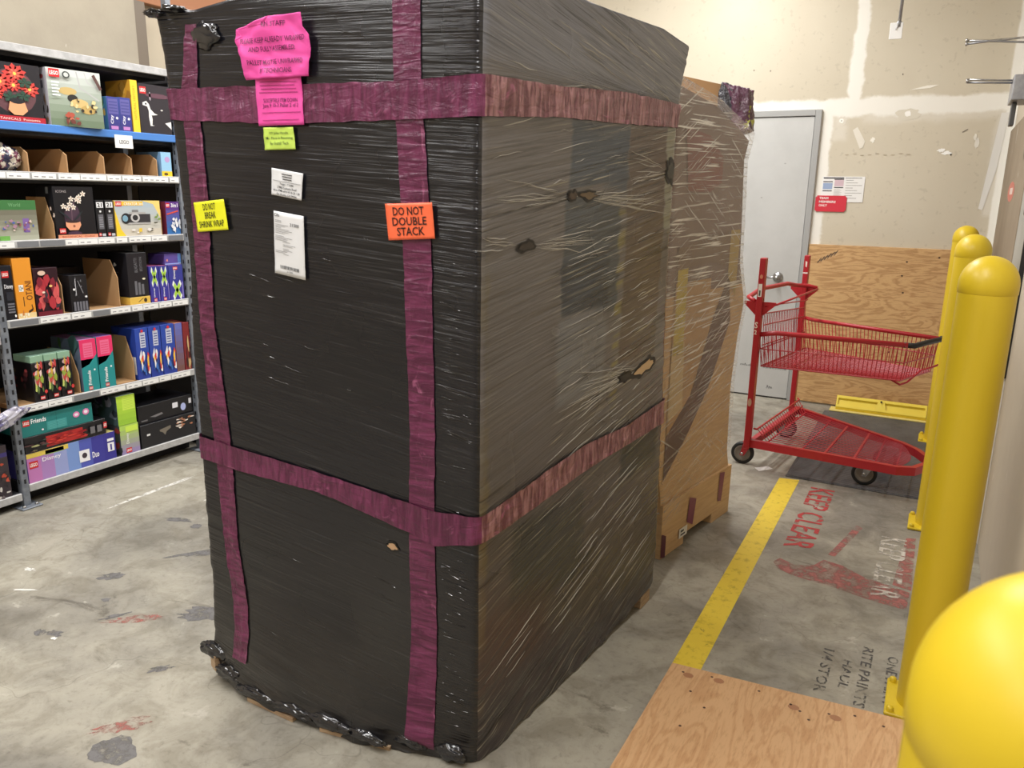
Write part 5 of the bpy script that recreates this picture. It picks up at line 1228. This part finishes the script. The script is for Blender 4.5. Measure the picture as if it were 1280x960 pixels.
carton(2.965, 3.075, LV['D'] + .199, .06, .14, (92, 76, 150), 'flat lilac box lying on top of the purple boxes', x=-.03, draw=lambda A: (A.disc(.15, .4, .05, .12, (220, 140, 130)), A.rect(.0, .0, 1, .1, (150, 170, 220)), A.rect(.8, .1, 1, 1, (90, 130, 190))))
# --- row E
def drf(A):
    A.disc(.5, .92, .22, .06, (226, 190, 190)); A.nxt(); sc(A, 20, (.15, .42, .85, .95), [(196, 70, 70), (230, 120, 100), (210, 170, 70), (150, 170, 70), (240, 210, 200), (170, 50, 66)], .11, 7); sc(A, 8, (.1, .3, .8, .42), [(196, 206, 110), (90, 110, 60)], .08, 4); A.nxt().disc(.85, .25, .12, .05, (204, 60, 60)); logo(A, .35, .06, .72, .15)
for y0, y1, t in ((2.150, 2.214, 'nearest the rack post'), (2.217, 2.283, 'in the middle of three'), (2.286, 2.352, 'closest to the pink and teal boxes')):
    carton(y0, y1, LV['E'], .195, .22, (24, 22, 26), 'black toy box with red and yellow flower print, ' + t, draw=drf, dside=(lambda A: (sc(A, 10, (.2, .3, .8, .8), [(110, 50, 54), (90, 80, 50), (60, 34, 40)], .07, 4), A.nxt(), A.disc(.8, .8, .06, .04, (176, 80, 84)))) if y0 < 2.2 else None)
    carton(y0, y1, LV['E'] + .196, .034, .14, (140, 176, 150), 'flat mint green box lying on the flower box ' + t, x=-.015, topc=(120, 150, 132))
def drp(A):
    A.rect(0, 0, 1, .62, (34, 140, 142)); A.poly([(0, .46), (.5, .52), (1, .7), (1, 1), (0, 1)], (228, 52, 106)); A.nxt().rect(.2, .66, .78, .93, (236, 110, 150)); A.nxt()
    for k in range(5): A.rect(.25, .69 + k * .045, .73, .705 + k * .045, (228, 70, 116))
    A.text('Friends', .32, .12, .52, .4, (244, 244, 246), .02, True); A.disc(.78, .4, .06, .02, (230, 240, 240)); logo(A, .32, .02, .56, .09)
carton(2.402, 2.492, LV['E'], .272, .24, (34, 140, 142), 'pink and teal toy box beside the flower boxes', draw=drp, topc=(170, 120, 170), side=(96, 110, 130), dside=lambda A: (sc(A, 20, (.1, .1, .9, .95), [(60, 90, 90), (150, 150, 170), (70, 110, 60), (44, 60, 80), (180, 170, 190)], .13, 4)))
carton(2.496, 2.586, LV['E'], .275, .24, (34, 140, 142), 'pink and teal toy box beside the empty cardboard bin', draw=drp, topc=(120, 80, 150))
def dre(A):
    grad(A, (40, 60, 150), (44, 76, 170), 4); A.rect(.35, .62, .78, .92, (200, 204, 220)); A.nxt()
    for k in range(5): A.rect(.42, .65 + k * .05, .72, .67 + k * .05, (70, 80, 140))
    sc(A, 16, (.2, .12, .9, .5), [(240, 236, 236), (214, 60, 56), (240, 190, 70), (60, 110, 190), (30, 40, 90)], .1, 8); A.nxt().disc(.5, .95, .1, .03, (214, 50, 50))
for y0, y1, t in ((2.722, 2.802, 'at the cardboard divider'), (2.806, 2.882, 'between two more'), (2.886, 2.975, 'farthest from the divider')):
    carton(y0, y1, LV['E'], .285, .2, (42, 66, 158), 'blue toy box with small figures, ' + t, draw=dre, dside=(lambda A: (A.rect(.55, .1, .95, .45, (226, 226, 230)), A.nxt(), A.disc(.75, .33, .1, .05, (44, 46, 60)), A.disc(.75, .18, .1, .05, (44, 46, 60)))) if y0 < 2.75 else None, topc=(60, 80, 170))
carton(2.979, 3.028, LV['E'], .284, .15, (196, 130, 96), 'slim orange and brown toy box after the blue ones', draw=lambda A: grad(A, (120, 80, 70), (100, 110, 190)))
carton(3.032, 3.078, LV['E'], .28, .15, (126, 40, 44), 'dark red toy box at the far end of the fourth shelf down', draw=lambda A: sc(A, 8, (.2, .1, .8, .6), [(60, 30, 30), (200, 170, 120)], .14, 3))
# --- row F
def dr(A):
    cs = [(190, 120, 180), (170, 130, 190), (150, 160, 210), (120, 150, 210), (80, 90, 180), (58, 56, 150), (54, 50, 144)]
    for k, c in enumerate(cs): A.rect(k / 7, 0, (k + 1) / 7, 1, c)
    A.nxt().rect(0, .84, .45, 1, (226, 200, 90)); A.rect(.2, .82, .4, .97, (160, 190, 110)); A.nxt().text('Disney', .16, .58, .36, .76, (244, 240, 248), .01)
    logo(A, .02, .48, .11, .72); A.nxt().rect(.56, .2, .68, .62, (240, 240, 244)); A.nxt().disc(.62, .42, .03, .1, (60, 50, 60)); A.text('Duo', .71, .24, .79, .46, (240, 240, 250), .02); A.rect(.9, .3, .98, .62, (238, 238, 244)); A.rect(.9, .68, .98, .78, (238, 238, 244)); A.nxt().rect(.93, .34, .95, .56, (60, 50, 140))
carton(2.070, 2.545, LV['F'], .150, .3, (96, 90, 180), 'long pink to blue toy box lying at the bottom of the shelf pile', draw=dr, topc=(200, 190, 120))
def dr(A):
    A.rect(.25, .12, .7, .8, (176, 40, 40)); sc(A, 26, (.25, .15, .72, .75), [(206, 60, 50), (150, 30, 36), (190, 50, 46)], .05, 5); sc(A, 8, (.04, .1, .24, .7), [(60, 80, 70), (170, 170, 120), (90, 60, 60)], .05, 2); A.nxt().rect(.78, .25, .84, .7, (110, 108, 112)); A.rect(.87, .25, .93, .7, (110, 108, 112)); logo(A, .955, .4, .998, .8)
carton(2.070, 2.50, LV['F'] + .151, .082, .28, (26, 24, 28), 'long black toy box with a red rose picture in the pile', draw=dr)
def dr(A):
    logo(A, .03, .55, .12, .85); A.nxt().text('Friends', .14, .62, .34, .86, (244, 244, 246), .015); A.rect(.34, .1, .62, .56, (60, 150, 148)); A.nxt()
    for k in range(5): A.rect(.36, .15 + k * .08, .6, .18 + k * .08, (90, 170, 168))
    A.line([(.48, .02), (.48, .98)], .002, (24, 90, 90)); A.disc(.76, .56, .05, .16, (220, 130, 180), 8); A.disc(.9, .6, .05, .18, (220, 130, 180), 8); A.nxt().disc(.76, .56, .03, .08, (240, 230, 240), 6); A.disc(.9, .6, .03, .1, (240, 230, 240), 6); A.disc(.28, .22, .015, .05, (240, 230, 240))
carton(2.062, 2.435, LV['F'] + .234, .100, .26, (36, 122, 120), 'long teal toy box on top of the rose box', draw=dr, topc=(30, 96, 96))
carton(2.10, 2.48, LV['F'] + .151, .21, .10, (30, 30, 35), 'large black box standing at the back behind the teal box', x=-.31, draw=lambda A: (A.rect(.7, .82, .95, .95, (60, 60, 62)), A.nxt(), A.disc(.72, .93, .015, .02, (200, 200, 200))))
def drg(A):
    grad(A, (150, 196, 60), (190, 226, 70), 5); A.rect(.3, .5, .95, .95, (206, 236, 90)); A.nxt()
    for k in range(7): A.rect(.35, .55 + k * .055, .9, .565 + k * .055, (180, 214, 76))
def drg2(A):
    grad(A, (150, 130, 190), (180, 220, 90), 6); A.nxt().text('Disney', .3, .35, .48, .72, (236, 240, 230), .02, True); logo(A, .25, .04, .55, .2)
    A.rect(.3, .75, .95, .95, (206, 236, 90))
sd1 = lambda A: sc(A, 16, (.05, .1, .95, .95), [(60, 84, 80), (120, 130, 150), (70, 60, 90), (44, 50, 60), (150, 150, 170)], .15, 5)
sd2 = lambda A: sc(A, 16, (.05, .1, .95, .95), [(60, 64, 60), (150, 60, 50), (70, 80, 60), (44, 50, 60), (150, 110, 90)], .15, 8)
carton(2.575, 2.690, LV['F'], .165, .2, (176, 214, 70), 'lime green toy box at the bottom, fading to lilac', draw=drg2, side=(76, 80, 84), dside=sd2)
carton(2.572, 2.684, LV['F'] + .166, .165, .2, (182, 220, 72), 'lime green toy box stacked on the lower one', draw=drg, side=(70, 90, 96), dside=sd1, topc=(180, 210, 200))
def dr(A):
    A.rect(.1, .5, .16, .58, (226, 226, 226)); A.poly([(.33, .62), (.53, .7), (.53, .58), (.45, .48), (.42, .34), (.38, .48), (.33, .55)], (120, 112, 100)); sc(A, 18, (.66, .45, .98, .9), [(220, 160, 130), (240, 230, 220), (180, 120, 90), (200, 190, 180)], .04, 4)
carton(2.700, 3.072, LV['F'], .135, .3, (26, 26, 31), 'long black toy box at the bottom right end of the rack', draw=dr)
def dr(A):
    A.rect(.62, .45, .72, .75, (224, 224, 230)); A.disc(.82, .4, .05, .22, (176, 186, 230)); A.rect(.93, .5, .98, .8, (220, 220, 226)); A.poly([(.2, .3), (.42, .4), (.44, .3), (.3, .22)], (120, 118, 120)); A.rect(.05, .12, .16, .2, (110, 108, 110))
carton(2.705, 3.074, LV['F'] + .136, .105, .26, (20, 20, 25), 'long black toy box with small pale shapes, upper one of the pair', x=-.03, draw=dr, topc=(30, 30, 36))
# --- neighbouring bay
divider(1.985, LV2['E'], .19, 'brown cardboard divider at the left edge of the photo', slope=.45, depth=.3, w=.004, tray=-.2)
def dr(A):
    grad(A, (54, 46, 52), (70, 60, 66), 4); A.rect(0, .78, 1, .86, (70, 60, 130)); sc(A, 24, (.4, .3, .98, .75), [(220, 190, 130), (196, 80, 60), (230, 220, 200), (60, 50, 50)], .045, 5); sc(A, 14, (.4, .02, .98, .25), [(110, 100, 104), (40, 36, 40), (200, 196, 190)], .04, 9)
carton(1.72, 1.985, LV2['F'], .26, .2, (52, 46, 52), 'dark printed toy box in the rack bay cut off by the left edge', draw=dr)
mcl = Mat('purple_clear_bag', sr(150, 146, 176), .12, spec=.8); v = mcl.co(); q = mcl.noise(v, 18, 3, .6, 1); mcl.set('Base Color', mcl.mix(mcl.ramp(q, .42, .56), sr(100, 96, 130), sr(186, 184, 196))); mcl.set('Normal', mcl.bump(q, .7, .01))
mb = MB(); crumple_blob(mb, (XF + .035, 1.95, .455), (.025, .14, .035), mcl.m, 6, 4, .4)
o = tag(mb.build('toy_pouch'), 'crumpled lilac plastic pouch hanging from the rack edge by the left border', 'pouch'); relabel_origin(o, (XF + .035, 1.95, .42)); o.rotation_euler = (.35, 0, 0)
mb = MB(); mb.bev(XF + .004, XF + .006, 2.03, 2.06, .38, .43, m_white, .001, 1)
